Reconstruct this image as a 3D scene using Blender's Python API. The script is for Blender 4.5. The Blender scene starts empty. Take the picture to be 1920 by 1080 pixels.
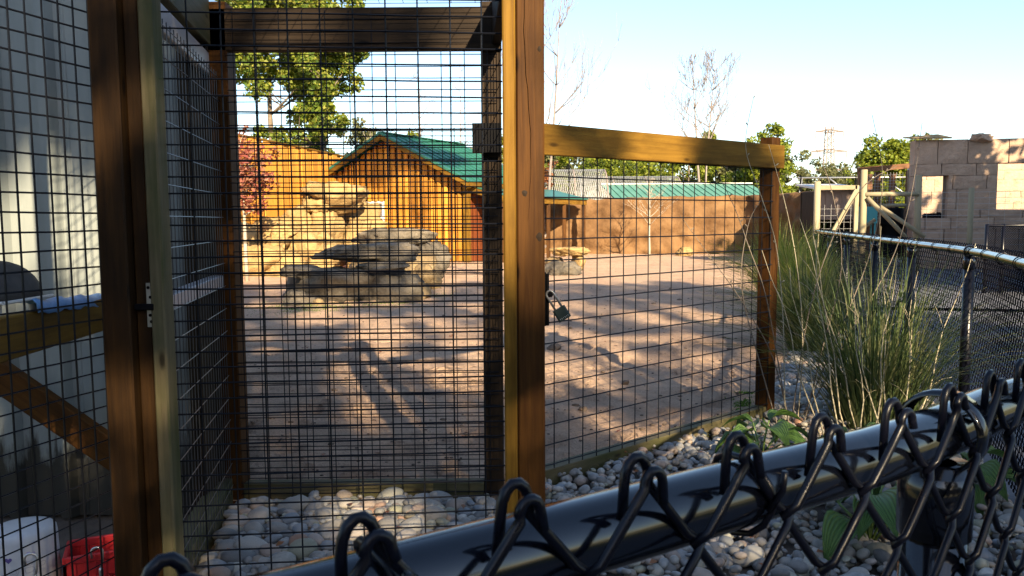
import bpy, math, random
import numpy as np
from mathutils import Vector, Matrix, noise

# ------------------------------------------------------------------ camera, sky, sun, exposure
sc = bpy.context.scene
R = math.radians
cam_d = bpy.data.cameras.new('camera')
cam = bpy.data.objects.new('camera', cam_d)
sc.collection.objects.link(cam)
sc.camera = cam
cam_d.sensor_width = 36
cam_d.lens = 36 * 1480 / 1920
cam_d.clip_start = 0.02
cam_d.clip_end = 3000
cam.location = (0, 0, 1.30)
cam.rotation_mode = 'QUATERNION'
PITCH = math.atan(128 / 1480)
cam.rotation_quaternion = (Matrix.Rotation(math.pi / 2 - PITCH, 3, 'X') @ Matrix.Rotation(R(-0.35), 3, 'Z')).to_quaternion()
cam_d.dof.use_dof = True
cam_d.dof.focus_distance = 3.6
cam_d.dof.aperture_fstop = 22.0

SUN_AZ, SUN_EL = R(-18), R(24)         # sun stands behind the viewer, to the right
to_sun = Vector((-math.sin(SUN_AZ) * math.cos(SUN_EL), -math.cos(SUN_AZ) * math.cos(SUN_EL), math.sin(SUN_EL)))
world = bpy.data.worlds.new('World')
sc.world = world
world.use_nodes = True
wn = world.node_tree
sky = wn.nodes.new('ShaderNodeTexSky')
sky.sky_type = 'NISHITA'
sky.sun_disc = False
sky.sun_elevation = SUN_EL
sky.sun_rotation = math.atan2(to_sun.x, to_sun.y)
sky.air_density = 1.0
sky.dust_density = 0.8
sky.ozone_density = 1.6
bg = wn.nodes['Background']
bg.inputs['Strength'].default_value = 0.09
wn.links.new(sky.outputs['Color'], bg.inputs['Color'])
sun_d = bpy.data.lights.new('sun', 'SUN')
sun_d.energy = 5.0
sun_d.angle = R(0.6)
sun_d.color = (1.0, 0.80, 0.52)
sun = bpy.data.objects.new('sun', sun_d)
sc.collection.objects.link(sun)
sun.location = to_sun * 60
sun.rotation_euler = to_sun.to_track_quat('Z', 'Y').to_euler()

sc.view_settings.view_transform = 'Standard'
sc.view_settings.look = 'None'
sc.view_settings.exposure = 1.75
sc.view_settings.gamma = 1
sc.view_settings.use_curve_mapping = False
sc.render.engine = 'CYCLES'
sc.cycles.use_denoising = True
sc.cycles.max_bounces = 6
sc.cycles.transparent_max_bounces = 8
sc.cycles.caustics_reflective = False
sc.cycles.caustics_refractive = False

rng = random.Random(7)
nrg = np.random.default_rng(7)
COL = sc.collection

# ------------------------------------------------------------------ materials
MATS = {}


def nodes(name):
    m = bpy.data.materials.new(name)
    m.use_nodes = True
    nt = m.node_tree
    return m, nt, nt.nodes['Principled BSDF']


def nd(nt, t, **kw):
    n = nt.nodes.new(t)
    for k, v in kw.items():
        if k.startswith('_'):
            n.inputs[k[1:].replace('_', ' ')].default_value = v
        else:
            setattr(n, k, v)
    return n


def ramp(nt, fac, stops):
    r = nt.nodes.new('ShaderNodeValToRGB')
    e = r.color_ramp.elements
    while len(e) < len(stops):
        e.new(0.5)
    for i, (p, c) in enumerate(stops):
        e[i].position = p
        e[i].color = (*c, 1) if len(c) == 3 else c
    nt.links.new(fac, r.inputs['Fac'])
    return r.outputs['Color']


def mixc(nt, fac, a, b, mode='MIX'):
    m = nt.nodes.new('ShaderNodeMix')
    m.data_type = 'RGBA'
    m.blend_type = mode
    if isinstance(fac, (int, float)):
        m.inputs[0].default_value = fac
    else:
        nt.links.new(fac, m.inputs[0])
    for s, i in ((a, 6), (b, 7)):
        if isinstance(s, tuple):
            m.inputs[i].default_value = (*s, 1)
        else:
            nt.links.new(s, m.inputs[i])
    return m.outputs[2]


def rnd(nt):
    g = nt.nodes.new('ShaderNodeNewGeometry')
    o = nt.nodes.new('ShaderNodeObjectInfo')
    a = nd(nt, 'ShaderNodeMath', operation='ADD')
    f = nd(nt, 'ShaderNodeMath', operation='FRACT')
    nt.links.new(g.outputs['Random Per Island'], a.inputs[0])
    nt.links.new(o.outputs['Random'], a.inputs[1])
    nt.links.new(a.outputs[0], f.inputs[0])
    return f.outputs[0]


def add_bump(nt, b, height, dist, strength=1.0):
    bp = nd(nt, 'ShaderNodeBump', _Strength=strength, _Distance=dist)
    nt.links.new(height, bp.inputs['Height'])
    nt.links.new(bp.outputs['Normal'], b.inputs['Normal'])


def m_noise(name, c1, c2, scale=6, rough=0.8, bump=0.004, bscale=None, metallic=0, detail=6, rnd_amt=0.0, spec=0.3):
    """mottled surface: two tones by noise, fine relief"""
    m, nt, b = nodes(name)
    tc = nd(nt, 'ShaderNodeTexCoord')
    n = nd(nt, 'ShaderNodeTexNoise', _Scale=scale, _Detail=detail, _Roughness=0.6)
    nt.links.new(tc.outputs['Object'], n.inputs['Vector'])
    c = ramp(nt, n.outputs['Fac'], [(0.32, c1), (0.68, c2)])
    if rnd_amt:
        hs = nd(nt, 'ShaderNodeHueSaturation')
        mr = nd(nt, 'ShaderNodeMapRange')
        mr.inputs['To Min'].default_value = 1 - rnd_amt
        mr.inputs['To Max'].default_value = 1 + rnd_amt
        nt.links.new(rnd(nt), mr.inputs['Value'])
        nt.links.new(mr.outputs[0], hs.inputs['Value'])
        nt.links.new(c, hs.inputs['Color'])
        c = hs.outputs['Color']
    nt.links.new(c, b.inputs['Base Color'])
    b.inputs['Roughness'].default_value = rough
    b.inputs['Metallic'].default_value = metallic
    b.inputs['Specular IOR Level'].default_value = spec
    if bump:
        n2 = nd(nt, 'ShaderNodeTexNoise', _Scale=bscale or scale * 3, _Detail=8, _Roughness=0.65)
        nt.links.new(tc.outputs['Object'], n2.inputs['Vector'])
        add_bump(nt, b, n2.outputs['Fac'], bump)
    MATS[name] = m
    return m


def m_wood(name, c1, c2, rough=0.65, wear=None, knots=True, rnd_amt=0.12):
    """sawn timber; UV.x runs along the grain in metres, UV.y round the section"""
    m, nt, b = nodes(name)
    uv = nd(nt, 'ShaderNodeTexCoord')
    mp = nd(nt, 'ShaderNodeMapping')
    mp.inputs['Scale'].default_value = (2.2, 55, 1)
    nt.links.new(uv.outputs['UV'], mp.inputs['Vector'])
    n = nd(nt, 'ShaderNodeTexNoise', _Scale=1.0, _Detail=5, _Roughness=0.6, _Distortion=0.6)
    nt.links.new(mp.outputs[0], n.inputs['Vector'])
    mp2 = nd(nt, 'ShaderNodeMapping')
    mp2.inputs['Scale'].default_value = (1.4, 6, 1)
    nt.links.new(uv.outputs['UV'], mp2.inputs['Vector'])
    n2 = nd(nt, 'ShaderNodeTexNoise', _Scale=1.6, _Detail=4, _Roughness=0.6)
    nt.links.new(mp2.outputs[0], n2.inputs['Vector'])
    c = ramp(nt, n.outputs['Fac'], [(0.3, c1), (0.62, c2)])
    dark = tuple(x * 0.55 for x in c1)
    st = ramp(nt, n2.outputs['Fac'], [(0.42, (0, 0, 0)), (0.72, (1, 1, 1))])
    c = mixc(nt, st, c, dark if wear is None else wear)
    if knots:
        v = nd(nt, 'ShaderNodeTexVoronoi', _Scale=1.0)
        mp3 = nd(nt, 'ShaderNodeMapping')
        mp3.inputs['Scale'].default_value = (3.1, 9, 1)
        nt.links.new(uv.outputs['UV'], mp3.inputs['Vector'])
        nt.links.new(mp3.outputs[0], v.inputs['Vector'])
        k = ramp(nt, v.outputs['Distance'], [(0.05, (1, 1, 1)), (0.12, (0, 0, 0))])
        c = mixc(nt, k, c, tuple(x * 0.3 for x in c1))
    hs = nd(nt, 'ShaderNodeHueSaturation')
    mr = nd(nt, 'ShaderNodeMapRange')
    mr.inputs['To Min'].default_value = 1 - rnd_amt
    mr.inputs['To Max'].default_value = 1 + rnd_amt
    nt.links.new(rnd(nt), mr.inputs['Value'])
    nt.links.new(mr.outputs[0], hs.inputs['Value'])
    nt.links.new(c, hs.inputs['Color'])
    nt.links.new(hs.outputs['Color'], b.inputs['Base Color'])
    b.inputs['Roughness'].default_value = rough
    b.inputs['Specular IOR Level'].default_value = 0.12
    add_bump(nt, b, n.outputs['Fac'], 0.0015)
    MATS[name] = m
    return m


def m_leaf(name, cols, trans=0.35, rough=0.5):
    m, nt, b = nodes(name)
    c = ramp(nt, rnd(nt), [(i / max(1, len(cols) - 1), k) for i, k in enumerate(cols)])
    nt.links.new(c, b.inputs['Base Color'])
    b.inputs['Roughness'].default_value = rough
    b.inputs['Specular IOR Level'].default_value = 0.25
    t = nd(nt, 'ShaderNodeBsdfTranslucent')
    bright = mixc(nt, 1.0, c, (1.6, 1.5, 0.7), 'MULTIPLY')
    nt.links.new(bright, t.inputs['Color'])
    mx = nd(nt, 'ShaderNodeMixShader', _Fac=trans)
    nt.links.new(b.outputs[0], mx.inputs[1])
    nt.links.new(t.outputs[0], mx.inputs[2])
    nt.links.new(mx.outputs[0], nt.nodes['Material Output'].inputs['Surface'])
    MATS[name] = m
    return m


def m_plain(name, c, rough=0.5, metallic=0.0, spec=0.5, coat=0.0):
    m, nt, b = nodes(name)
    b.inputs['Base Color'].default_value = (*c, 1)
    b.inputs['Metallic'].default_value = metallic
    b.inputs['Specular IOR Level'].default_value = spec
    b.inputs['Coat Weight'].default_value = coat
    tc = nd(nt, 'ShaderNodeTexCoord')
    n = nd(nt, 'ShaderNodeTexNoise', _Scale=25.0, _Detail=6, _Roughness=0.7)
    nt.links.new(tc.outputs['Object'], n.inputs['Vector'])
    mr = nd(nt, 'ShaderNodeMapRange')
    mr.inputs['To Min'].default_value = max(0, rough - 0.1)
    mr.inputs['To Max'].default_value = min(1, rough + 0.14)
    nt.links.new(n.outputs['Fac'], mr.inputs['Value'])
    nt.links.new(mr.outputs[0], b.inputs['Roughness'])
    MATS[name] = m
    return m


m_wood('wood_post', (0.0168, 0.0077, 0.00224), (0.0364, 0.0168, 0.0042))
m_wood('wood_light', (0.1152, 0.0576, 0.0072), (0.1728, 0.0936, 0.01296))
m_wood('wood_amber', (0.04216, 0.01564, 0.00306), (0.0748, 0.0306, 0.00544))
m_wood('wood_weathered', (0.0792, 0.06336, 0.03456), (0.1224, 0.1008, 0.05616), wear=(0.0432, 0.0504, 0.01728))
m_wood('wood_dark', (0.0154, 0.0098, 0.0063), (0.0294, 0.0182, 0.0098))
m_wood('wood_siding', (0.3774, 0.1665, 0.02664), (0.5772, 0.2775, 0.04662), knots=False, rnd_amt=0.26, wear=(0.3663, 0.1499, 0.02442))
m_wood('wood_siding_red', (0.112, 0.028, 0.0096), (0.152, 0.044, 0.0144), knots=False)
m_wood('wood_pole', (0.252, 0.217, 0.14), (0.336, 0.294, 0.203), knots=False, wear=(0.196, 0.168, 0.098))
m_wood('wood_red_brown', (0.15, 0.07125, 0.0375), (0.21, 0.105, 0.0525), knots=False)
m_plain('wire_black', (0.004, 0.0045, 0.007), 0.45, spec=0.25)
m_plain('wire_grey', (0.40, 0.40, 0.39), 0.5, 0.2)
m_plain('black_paint', (0.003, 0.004, 0.008), 0.12, spec=0.5, coat=0.35)
m_plain('black_vinyl', (0.003, 0.0035, 0.008), 0.28, spec=0.28)
m_plain('steel', (0.55, 0.55, 0.55), 0.3, 0.9)
m_plain('shackle_steel', (0.20, 0.20, 0.20), 0.35, 0.6)
m_plain('lock_body', (0.014, 0.026, 0.022), 0.45, 0.0, spec=0.3)
m_plain('black_plastic', (0.004, 0.004, 0.005), 0.6, spec=0.06)
m_plain('grey_trim', (0.336, 0.32, 0.336), 0.45, 0.3)
m_plain('white_trim', (0.546, 0.532, 0.518), 0.5)
m_plain('pane', (0.10, 0.11, 0.13), 0.08, spec=0.8)
m_noise('green_metal', (0.017, 0.1009, 0.07225), (0.02975, 0.1328, 0.09775), 1.5, 0.4, 0)
m_noise('green_metal_pale', (0.0663, 0.1878, 0.1381), (0.09945, 0.2321, 0.1768), 1.5, 0.4, 0)
m_plain('red_plastic', (0.496, 0.024, 0.028), 0.35)
m_noise('white_plastic', (0.465, 0.4725, 0.495), (0.555, 0.555, 0.57), 20, 0.45, 0)
m_plain('purple_print', (0.10, 0.07, 0.24), 0.6)
m_plain('lilac_print', (0.38, 0.33, 0.58), 0.6)
m_plain('grey_print', (0.26, 0.26, 0.32), 0.6)
m_noise('blue_tarp', (0.10, 0.24, 0.50), (0.16, 0.33, 0.62), 30, 0.5, 0.002)
m_noise('hood_grey', (0.0385, 0.035, 0.035), (0.063, 0.0595, 0.056), 12, 0.6, 0.002)
m_noise('rock_tan', (0.234, 0.1511, 0.06045), (0.39, 0.2681, 0.117), 2.2, 0.9, 0.07, 6, detail=10)
m_noise('rock_grey', (0.045, 0.039, 0.031), (0.19, 0.16, 0.122), 2.6, 0.9, 0.08, 8, detail=10)
m_noise('rock_ochre', (0.1445, 0.102, 0.05525), (0.289, 0.2082, 0.1105), 2.4, 0.9, 0.06, 7, detail=10)
m_noise('mud_wall', (0.0782, 0.03864, 0.01564), (0.2116, 0.1196, 0.05336), 1.1, 0.95, 0.05, 5, detail=10)
m_noise('ruin_stone', (0.30, 0.205, 0.145), (0.45, 0.32, 0.235), 1.4, 0.9, 0.04, 7, rnd_amt=0.03, detail=10)
m_noise('ruin_core', (0.17, 0.12, 0.09), (0.22, 0.16, 0.12), 2, 0.95, 0)
m_noise('asphalt', (0.10, 0.105, 0.125), (0.15, 0.155, 0.175), 30, 0.9, 0.006, 90)
m_noise('far_ground', (0.10, 0.12, 0.045), (0.22, 0.19, 0.09), 0.12, 1.0, 0)
m_noise('bark', (0.10, 0.075, 0.055), (0.20, 0.16, 0.12), 8, 0.9, 0.02, 20)
m_noise('bark_pale', (0.3, 0.255, 0.2025), (0.4125, 0.36, 0.285), 8, 0.85, 0.004, 30)
m_noise('bark_grey', (0.16, 0.13, 0.12), (0.26, 0.22, 0.20), 8, 0.9, 0.004, 30)
m_noise('clod', (0.085, 0.062, 0.048), (0.19, 0.14, 0.105), 15, 1.0, 0.004)
m_plain('twig', (0.16, 0.13, 0.10), 0.8)
m_noise('dry_stalk', (0.288, 0.248, 0.168), (0.4, 0.36, 0.256), 15, 0.8, 0)
m_plain('brown_sheet', (0.224, 0.152, 0.112), 0.6)
m_plain('teal_sheet', (0.06, 0.27, 0.29), 0.5)
m_plain('galvanised', (0.5, 0.5, 0.48), 0.35, 0.8)
m_leaf('leaf_green', [(0.0468, 0.0884, 0.01456), (0.104, 0.156, 0.02288), (0.1768, 0.208, 0.0312), (0.2704, 0.26, 0.052)])
m_leaf('leaf_shade', [(0.02, 0.04, 0.006), (0.05, 0.08, 0.012)], 0.08)
m_leaf('leaf_forest', [(0.054, 0.0864, 0.0108), (0.1296, 0.1656, 0.018), (0.2448, 0.2592, 0.0288)], 0.35)
m_leaf('leaf_olive', [(0.0525, 0.06, 0.0225), (0.105, 0.1125, 0.045), (0.15, 0.15, 0.0675)], 0.3)
m_leaf('leaf_red', [(0.176, 0.036, 0.028), (0.256, 0.088, 0.068), (0.288, 0.152, 0.08)], 0.25)
m_leaf('leaf_rust', [(0.16, 0.055, 0.022), (0.24, 0.10, 0.04)], 0.2)
m_leaf('grass_blade', [(0.035, 0.06, 0.024), (0.065, 0.095, 0.036), (0.11, 0.135, 0.055), (0.22, 0.21, 0.11)], 0.3, 0.5)
m_leaf('grass_sunny', [(0.07, 0.13, 0.02), (0.16, 0.20, 0.04), (0.27, 0.24, 0.10)], 0.35, 0.5)
m_leaf('moss', [(0.06, 0.14, 0.015), (0.13, 0.20, 0.03)], 0.2, 0.8)


def build_special_mats():
    # pebbles: each stone its own tone
    m, nt, b = nodes('pebble')
    c = ramp(nt, rnd(nt), [(0.0, (0.115, 0.115, 0.115)), (0.15, (0.21, 0.20, 0.19)), (0.32, (0.29, 0.265, 0.23)), (0.47, (0.19, 0.205, 0.225)),
                           (0.62, (0.36, 0.335, 0.30)), (0.75, (0.30, 0.23, 0.185)), (0.86, (0.25, 0.245, 0.175)), (0.94, (0.45, 0.42, 0.38)), (1.0, (0.27, 0.15, 0.095))])
    tc = nd(nt, 'ShaderNodeTexCoord')
    n = nd(nt, 'ShaderNodeTexNoise', _Scale=38.0, _Detail=5, _Roughness=0.6)
    nt.links.new(tc.outputs['Object'], n.inputs['Vector'])
    v = ramp(nt, n.outputs['Fac'], [(0.3, (0.72, 0.72, 0.72)), (0.7, (1.2, 1.2, 1.2))])
    nt.links.new(mixc(nt, 1.0, c, v, 'MULTIPLY'), b.inputs['Base Color'])
    b.inputs['Roughness'].default_value = 0.55
    b.inputs['Specular IOR Level'].default_value = 0.3
    add_bump(nt, b, n.outputs['Fac'], 0.002)
    MATS['pebble'] = m
    # sand: pinkish earth, fine grain, darker blotches
    m, nt, b = nodes('sand')
    tc = nd(nt, 'ShaderNodeTexCoord')
    n = nd(nt, 'ShaderNodeTexNoise', _Scale=0.9, _Detail=8, _Roughness=0.62)
    n2 = nd(nt, 'ShaderNodeTexNoise', _Scale=9.0, _Detail=8, _Roughness=0.72)
    n3 = nd(nt, 'ShaderNodeTexNoise', _Scale=60.0, _Detail=4, _Roughness=0.7)
    for k in (n, n2, n3):
        nt.links.new(tc.outputs['Object'], k.inputs['Vector'])
    c = ramp(nt, n.outputs['Fac'], [(0.3, (0.53, 0.36, 0.255)), (0.7, (0.69, 0.485, 0.345))])
    d = ramp(nt, n2.outputs['Fac'], [(0.30, (0.42, 0.38, 0.37)), (0.42, (0.95, 0.95, 0.95)), (0.75, (1.15, 1.15, 1.15))])
    c = mixc(nt, 1.0, c, d, 'MULTIPLY')
    e = ramp(nt, n3.outputs['Fac'], [(0.3, (0.8, 0.8, 0.8)), (0.7, (1.12, 1.12, 1.12))])
    nt.links.new(mixc(nt, 1.0, c, e, 'MULTIPLY'), b.inputs['Base Color'])
    b.inputs['Roughness'].default_value = 0.95
    b.inputs['Specular IOR Level'].default_value = 0.1
    ad = nd(nt, 'ShaderNodeMath', operation='MULTIPLY_ADD')
    nt.links.new(n3.outputs['Fac'], ad.inputs[0])
    ad.inputs[1].default_value = 0.35
    nt.links.new(n2.outputs['Fac'], ad.inputs[2])
    add_bump(nt, b, ad.outputs[0], 0.11)
    MATS['sand'] = m
    # painted steel siding: pale, dirt splashed up from the ground
    m, nt, b = nodes('steel_siding')
    tc = nd(nt, 'ShaderNodeTexCoord')
    g = nd(nt, 'ShaderNodeNewGeometry')
    sp = nd(nt, 'ShaderNodeSeparateXYZ')
    nt.links.new(g.outputs['Position'], sp.inputs[0])
    n = nd(nt, 'ShaderNodeTexNoise', _Scale=9.0, _Detail=6, _Roughness=0.65)
    mp = nd(nt, 'ShaderNodeMapping')
    mp.inputs['Scale'].default_value = (1.6, 1, 0.35)
    nt.links.new(g.outputs['Position'], mp.inputs['Vector'])
    nt.links.new(mp.outputs[0], n.inputs['Vector'])
    ma = nd(nt, 'ShaderNodeMath', operation='MULTIPLY_ADD')
    nt.links.new(n.outputs['Fac'], ma.inputs[0])
    ma.inputs[1].default_value = -0.55
    nt.links.new(sp.outputs['Z'], ma.inputs[2])
    dirt = ramp(nt, ma.outputs[0], [(0.0, (1, 1, 1)), (0.09, (0, 0, 0))])
    base = ramp(nt, n.outputs['Fac'], [(0.3, (0.165, 0.19, 0.19)), (0.7, (0.21, 0.23, 0.225))])
    nt.links.new(mixc(nt, dirt, base, (0.018, 0.018, 0.016)), b.inputs['Base Color'])
    b.inputs['Roughness'].default_value = 0.5
    MATS['steel_siding'] = m
    # hosta leaf: parallel ribs by UV
    m, nt, b = nodes('hosta_leaf')
    tc = nd(nt, 'ShaderNodeTexCoord')
    w = nd(nt, 'ShaderNodeTexWave', _Scale=3.2, _Distortion=0.3)
    w.bands_direction = 'Y'
    nt.links.new(tc.outputs['UV'], w.inputs['Vector'])
    c = ramp(nt, w.outputs['Fac'], [(0.0, (0.055, 0.115, 0.022)), (1.0, (0.10, 0.185, 0.038))])
    nt.links.new(c, b.inputs['Base Color'])
    b.inputs['Roughness'].default_value = 0.4
    add_bump(nt, b, w.outputs['Fac'], 0.003)
    t = nd(nt, 'ShaderNodeBsdfTranslucent')
    nt.links.new(c, t.inputs['Color'])
    mx = nd(nt, 'ShaderNodeMixShader', _Fac=0.25)
    nt.links.new(b.outputs[0], mx.inputs[1])
    nt.links.new(t.outputs[0], mx.inputs[2])
    nt.links.new(mx.outputs[0], nt.nodes['Material Output'].inputs['Surface'])
    MATS['hosta_leaf'] = m


build_special_mats()

# ------------------------------------------------------------------ mesh helpers
ORIGIN = {}


def thing(name, label, cat, loc=(0, 0, 0), group=None):
    o = bpy.data.objects.new(name, None)
    o.empty_display_size = 0.2
    COL.objects.link(o)
    o.location = loc
    o['label'] = label
    o['category'] = cat
    if group:
        o['group'] = group
    ORIGIN[o.name] = Vector(loc)
    return o


def tag(o, label, cat, group=None):
    o['label'] = label
    o['category'] = cat
    if group:
        o['group'] = group
    return o


def org(p):
    return ORIGIN.get(p.name, Vector((0, 0, 0))) if p else Vector((0, 0, 0))


def link(name, me, parent=None, kind=None):
    o = bpy.data.objects.new(name, me)
    COL.objects.link(o)
    if parent:
        o.parent = parent
        ORIGIN[o.name] = org(parent)
    if kind:
        o['kind'] = kind
    return o


class MB:
    """collects geometry in world metres"""

    def __init__(s):
        s.v, s.f, s.uv = [], [], {}

    def add(s, vs, fs, uvs=None):
        o = len(s.v)
        s.v += [tuple(v) for v in vs]
        for i, f in enumerate(fs):
            if uvs:
                s.uv[len(s.f)] = uvs[i]
            s.f.append(tuple(k + o for k in f))
        return s

    def beam(s, p, q, w, h, up=(0, 0, 1), c=0.004):
        """timber from p to q, w wide (sideways), h high (along up), chamfered edges, grain UV"""
        p, q, up = Vector(p), Vector(q), Vector(up)
        d = (q - p)
        L = d.length
        d.normalize()
        if abs(d.dot(up)) > 0.95:
            up = Vector((0, 1, 0)) if abs(d.y) < 0.9 else Vector((1, 0, 0))
        a = d.cross(up).normalized()
        u = a.cross(d).normalized()
        c = min(c, w * 0.3, h * 0.3)
        x, y = w / 2, h / 2
        sec = [(-x + c, -y), (x - c, -y), (x, -y + c), (x, y - c), (x - c, y), (-x + c, y), (-x, y - c), (-x, -y + c)]
        per, t = [], rng.random() * 5
        for i in range(8):
            per.append(t)
            e = sec[(i + 1) % 8]
            t += math.hypot(e[0] - sec[i][0], e[1] - sec[i][1])
        per.append(t)
        u0 = rng.random() * 9
        vs = [p + a * i + u * j for i, j in sec] + [q + a * i + u * j for i, j in sec]
        fs, uvs = [], []
        for i in range(8):
            j = (i + 1) % 8
            fs.append((i, j, 8 + j, 8 + i))
            uvs.append([(u0, per[i]), (u0, per[i + 1]), (u0 + L, per[i + 1]), (u0 + L, per[i])])
        for off, order in ((0, range(7, -1, -1)), (8, range(8))):
            fs.append(tuple(off + k for k in order))
            uvs.append([(u0 + sec[k][0] * 0.3, per[0] + sec[k][1]) for k in order])
        return s.add(vs, fs, uvs)

    def post(s, x, y, z0, z1, w, d=None, rz=0.0, c=0.005):
        d = d or w
        m = Matrix.Rotation(rz, 3, 'Z')
        return s.beam((x, y, z0), (x, y, z1), w, d, up=m @ Vector((0, 1, 0)), c=c) if rz == 0 else s._post(x, y, z0, z1, w, d, m, c)

    def _post(s, x, y, z0, z1, w, d, m, c):
        k = len(s.v)
        s.beam((0, 0, z0), (0, 0, z1), w, d, c=c)
        for i in range(k, len(s.v)):
            v = m @ Vector(s.v[i])
            s.v[i] = (v.x + x, v.y + y, v.z)
        return s

    def tube(s, pts, r, n=8, caps=True, closed=False):
        pts = [Vector(p) for p in pts]
        rs = r if isinstance(r, (list, tuple)) else [r] * len(pts)
        m = len(pts)
        t0 = (pts[1] - pts[0]).normalized()
        a = t0.cross(Vector((0.31, 0.17, 0.93)))
        if a.length < 1e-3:
            a = t0.cross(Vector((1, 0, 0)))
        a.normalize()
        vs = []
        for i, p in enumerate(pts):
            if closed:
                t = pts[(i + 1) % m] - pts[i - 1]
            else:
                t = pts[min(i + 1, m - 1)] - pts[max(i - 1, 0)]
            if t.length < 1e-9:
                t = t0
            t = t.normalized()
            a = (a - t * a.dot(t)).normalized()
            b = t.cross(a)
            for k in range(n):
                an = 2 * math.pi * k / n
                vs.append(p + (a * math.cos(an) + b * math.sin(an)) * rs[i])
        fs = []
        for i in range(m if closed else m - 1):
            j = (i + 1) % m
            for k in range(n):
                l = (k + 1) % n
                fs.append((i * n + k, i * n + l, j * n + l, j * n + k))
        if caps and not closed:
            fs.append(tuple(range(n - 1, -1, -1)))
            fs.append(tuple((m - 1) * n + k for k in range(n)))
        return s.add(vs, fs)

    def lathe(s, prof, loc, n=20, axis=None):
        vs, fs = [], []
        q = Vector((0, 0, 1)).rotation_difference(Vector(axis)) if axis else None
        for r, z in prof:
            for k in range(n):
                an = 2 * math.pi * k / n
                v = Vector((r * math.cos(an), r * math.sin(an), z))
                if q:
                    v = q @ v
                vs.append(v + Vector(loc))
        for i in range(len(prof) - 1):
            for k in range(n):
                l = (k + 1) % n
                fs.append((i * n + k, i * n + l, (i + 1) * n + l, (i + 1) * n + k))
        fs.append(tuple(range(n - 1, -1, -1)))
        fs.append(tuple((len(prof) - 1) * n + k for k in range(n)))
        return s.add(vs, fs)

    def prism(s, poly, ext):
        """closed polygon (3D points) extruded by vector ext"""
        n = len(poly)
        poly = [Vector(p) for p in poly]
        e = Vector(ext)
        vs = poly + [p + e for p in poly]
        fs = [tuple(range(n - 1, -1, -1)), tuple(n + i for i in range(n))]
        fs += [(i, (i + 1) % n, n + (i + 1) % n, n + i) for i in range(n)]
        uvs = [[(vs[i].z, vs[i].x + vs[i].y) for i in f] for f in fs]
        return s.add(vs, fs, uvs)

    def mesh(s, name, mat, parent=None, smooth=False, off=None):
        o = off if off is not None else org(parent)
        me = bpy.data.meshes.new(name)
        me.from_pydata([(v[0] - o[0], v[1] - o[1], v[2] - o[2]) for v in s.v], [], s.f)
        if s.uv:
            lay = me.uv_layers.new(name='UVMap')
            for p in me.polygons:
                t = s.uv.get(p.index)
                if t:
                    for k, li in enumerate(p.loop_indices):
                        lay.data[li].uv = t[k]
        me.materials.append(MATS[mat])
        if smooth:
            me.polygons.foreach_set('use_smooth', [True] * len(me.polygons))
        me.update()
        return me

    def build(s, name, mat, parent=None, smooth=False, kind=None):
        return link(name, s.mesh(name, mat, parent, smooth), parent, kind)


def np_mesh(name, V, F, mat, smooth=False, uv=None):
    V = np.asarray(V, np.float32)
    F = np.asarray(F, np.int32)
    me = bpy.data.meshes.new(name)
    k = F.shape[1]
    me.vertices.add(len(V))
    me.vertices.foreach_set('co', V.ravel())
    me.loops.add(F.size)
    me.loops.foreach_set('vertex_index', F.ravel())
    me.polygons.add(len(F))
    me.polygons.foreach_set('loop_start', np.arange(0, F.size, k, dtype=np.int32))
    me.polygons.foreach_set('loop_total', np.full(len(F), k, np.int32))
    if smooth:
        me.polygons.foreach_set('use_smooth', np.ones(len(F), bool))
    if uv is not None:
        lay = me.uv_layers.new(name='UVMap')
        lay.data.foreach_set('uv', np.asarray(uv, np.float32).ravel())
    me.materials.append(MATS[mat])
    me.update(calc_edges=True)
    me.validate()
    return me


def copy_tree(root, loc, rz=0.0, sc_=1.0):
    r = root.copy()
    COL.objects.link(r)
    r.location = loc
    r.rotation_euler = (0, 0, rz)
    r.scale = (sc_,) * 3 if not isinstance(sc_, tuple) else sc_
    for ch in root.children:
        c = ch.copy()
        COL.objects.link(c)
        c.parent = r
    return r


def icos(sub):
    import bmesh
    bm = bmesh.new()
    bmesh.ops.create_icosphere(bm, subdivisions=sub, radius=1)
    V = np.array([v.co[:] for v in bm.verts])
    F = np.array([[v.index for v in f.verts] for f in bm.faces])
    bm.free()
    return V, F


ICO = {k: icos(k) for k in (1, 2, 3, 4, 5)}


def fbm(v, scale, seed=0.0, octv=4):
    return noise.fractal(Vector((v[0] * scale + seed, v[1] * scale + seed * 1.7, v[2] * scale - seed)), 0.9, 2.1, octv)


def rock_mesh(name, size, seed, mat, facets=14, rough=0.07, sub=4, flat=0.0):
    """boulder: sphere cut by random planes, edges worn, cracked relief"""
    V, F = ICO[sub]
    rs = np.random.default_rng(seed)
    N = rs.normal(size=(facets, 3))
    if flat:
        N[:, 2] *= (1 - flat)
    N = np.vstack([N, [[0, 0, 1], [0, 0, -1]]])
    N /= np.linalg.norm(N, axis=1)[:, None]
    D = rs.uniform(0.66, 0.95, len(N))
    D[-2:] = rs.uniform(0.72, 0.85, 2)
    dots = V @ N.T
    with np.errstate(divide='ignore', invalid='ignore'):
        t = np.where(dots > 0.05, D[None, :] / dots, 9.0)
    rr = np.minimum(t.min(axis=1), 1.2)
    P = V * rr[:, None]
    out = np.empty_like(P)
    s = max(size)
    for i, p in enumerate(P):
        q = (p[0] * size[0], p[1] * size[1], p[2] * size[2])
        k = 1 + rough * fbm(q, 3.0 / s, seed * 3.1, 5) - rough * 0.9 * (1 - abs(noise.noise(Vector(q) * (3.4 / s) + Vector((seed, 0, 0))))) ** 5 + rough * 0.5 * fbm(q, 11.0 / s, seed * 1.3, 4)
        out[i] = [q[0] * k, q[1] * k, q[2] * k]
    return np_mesh(name, out, F, mat, smooth=False)


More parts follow.
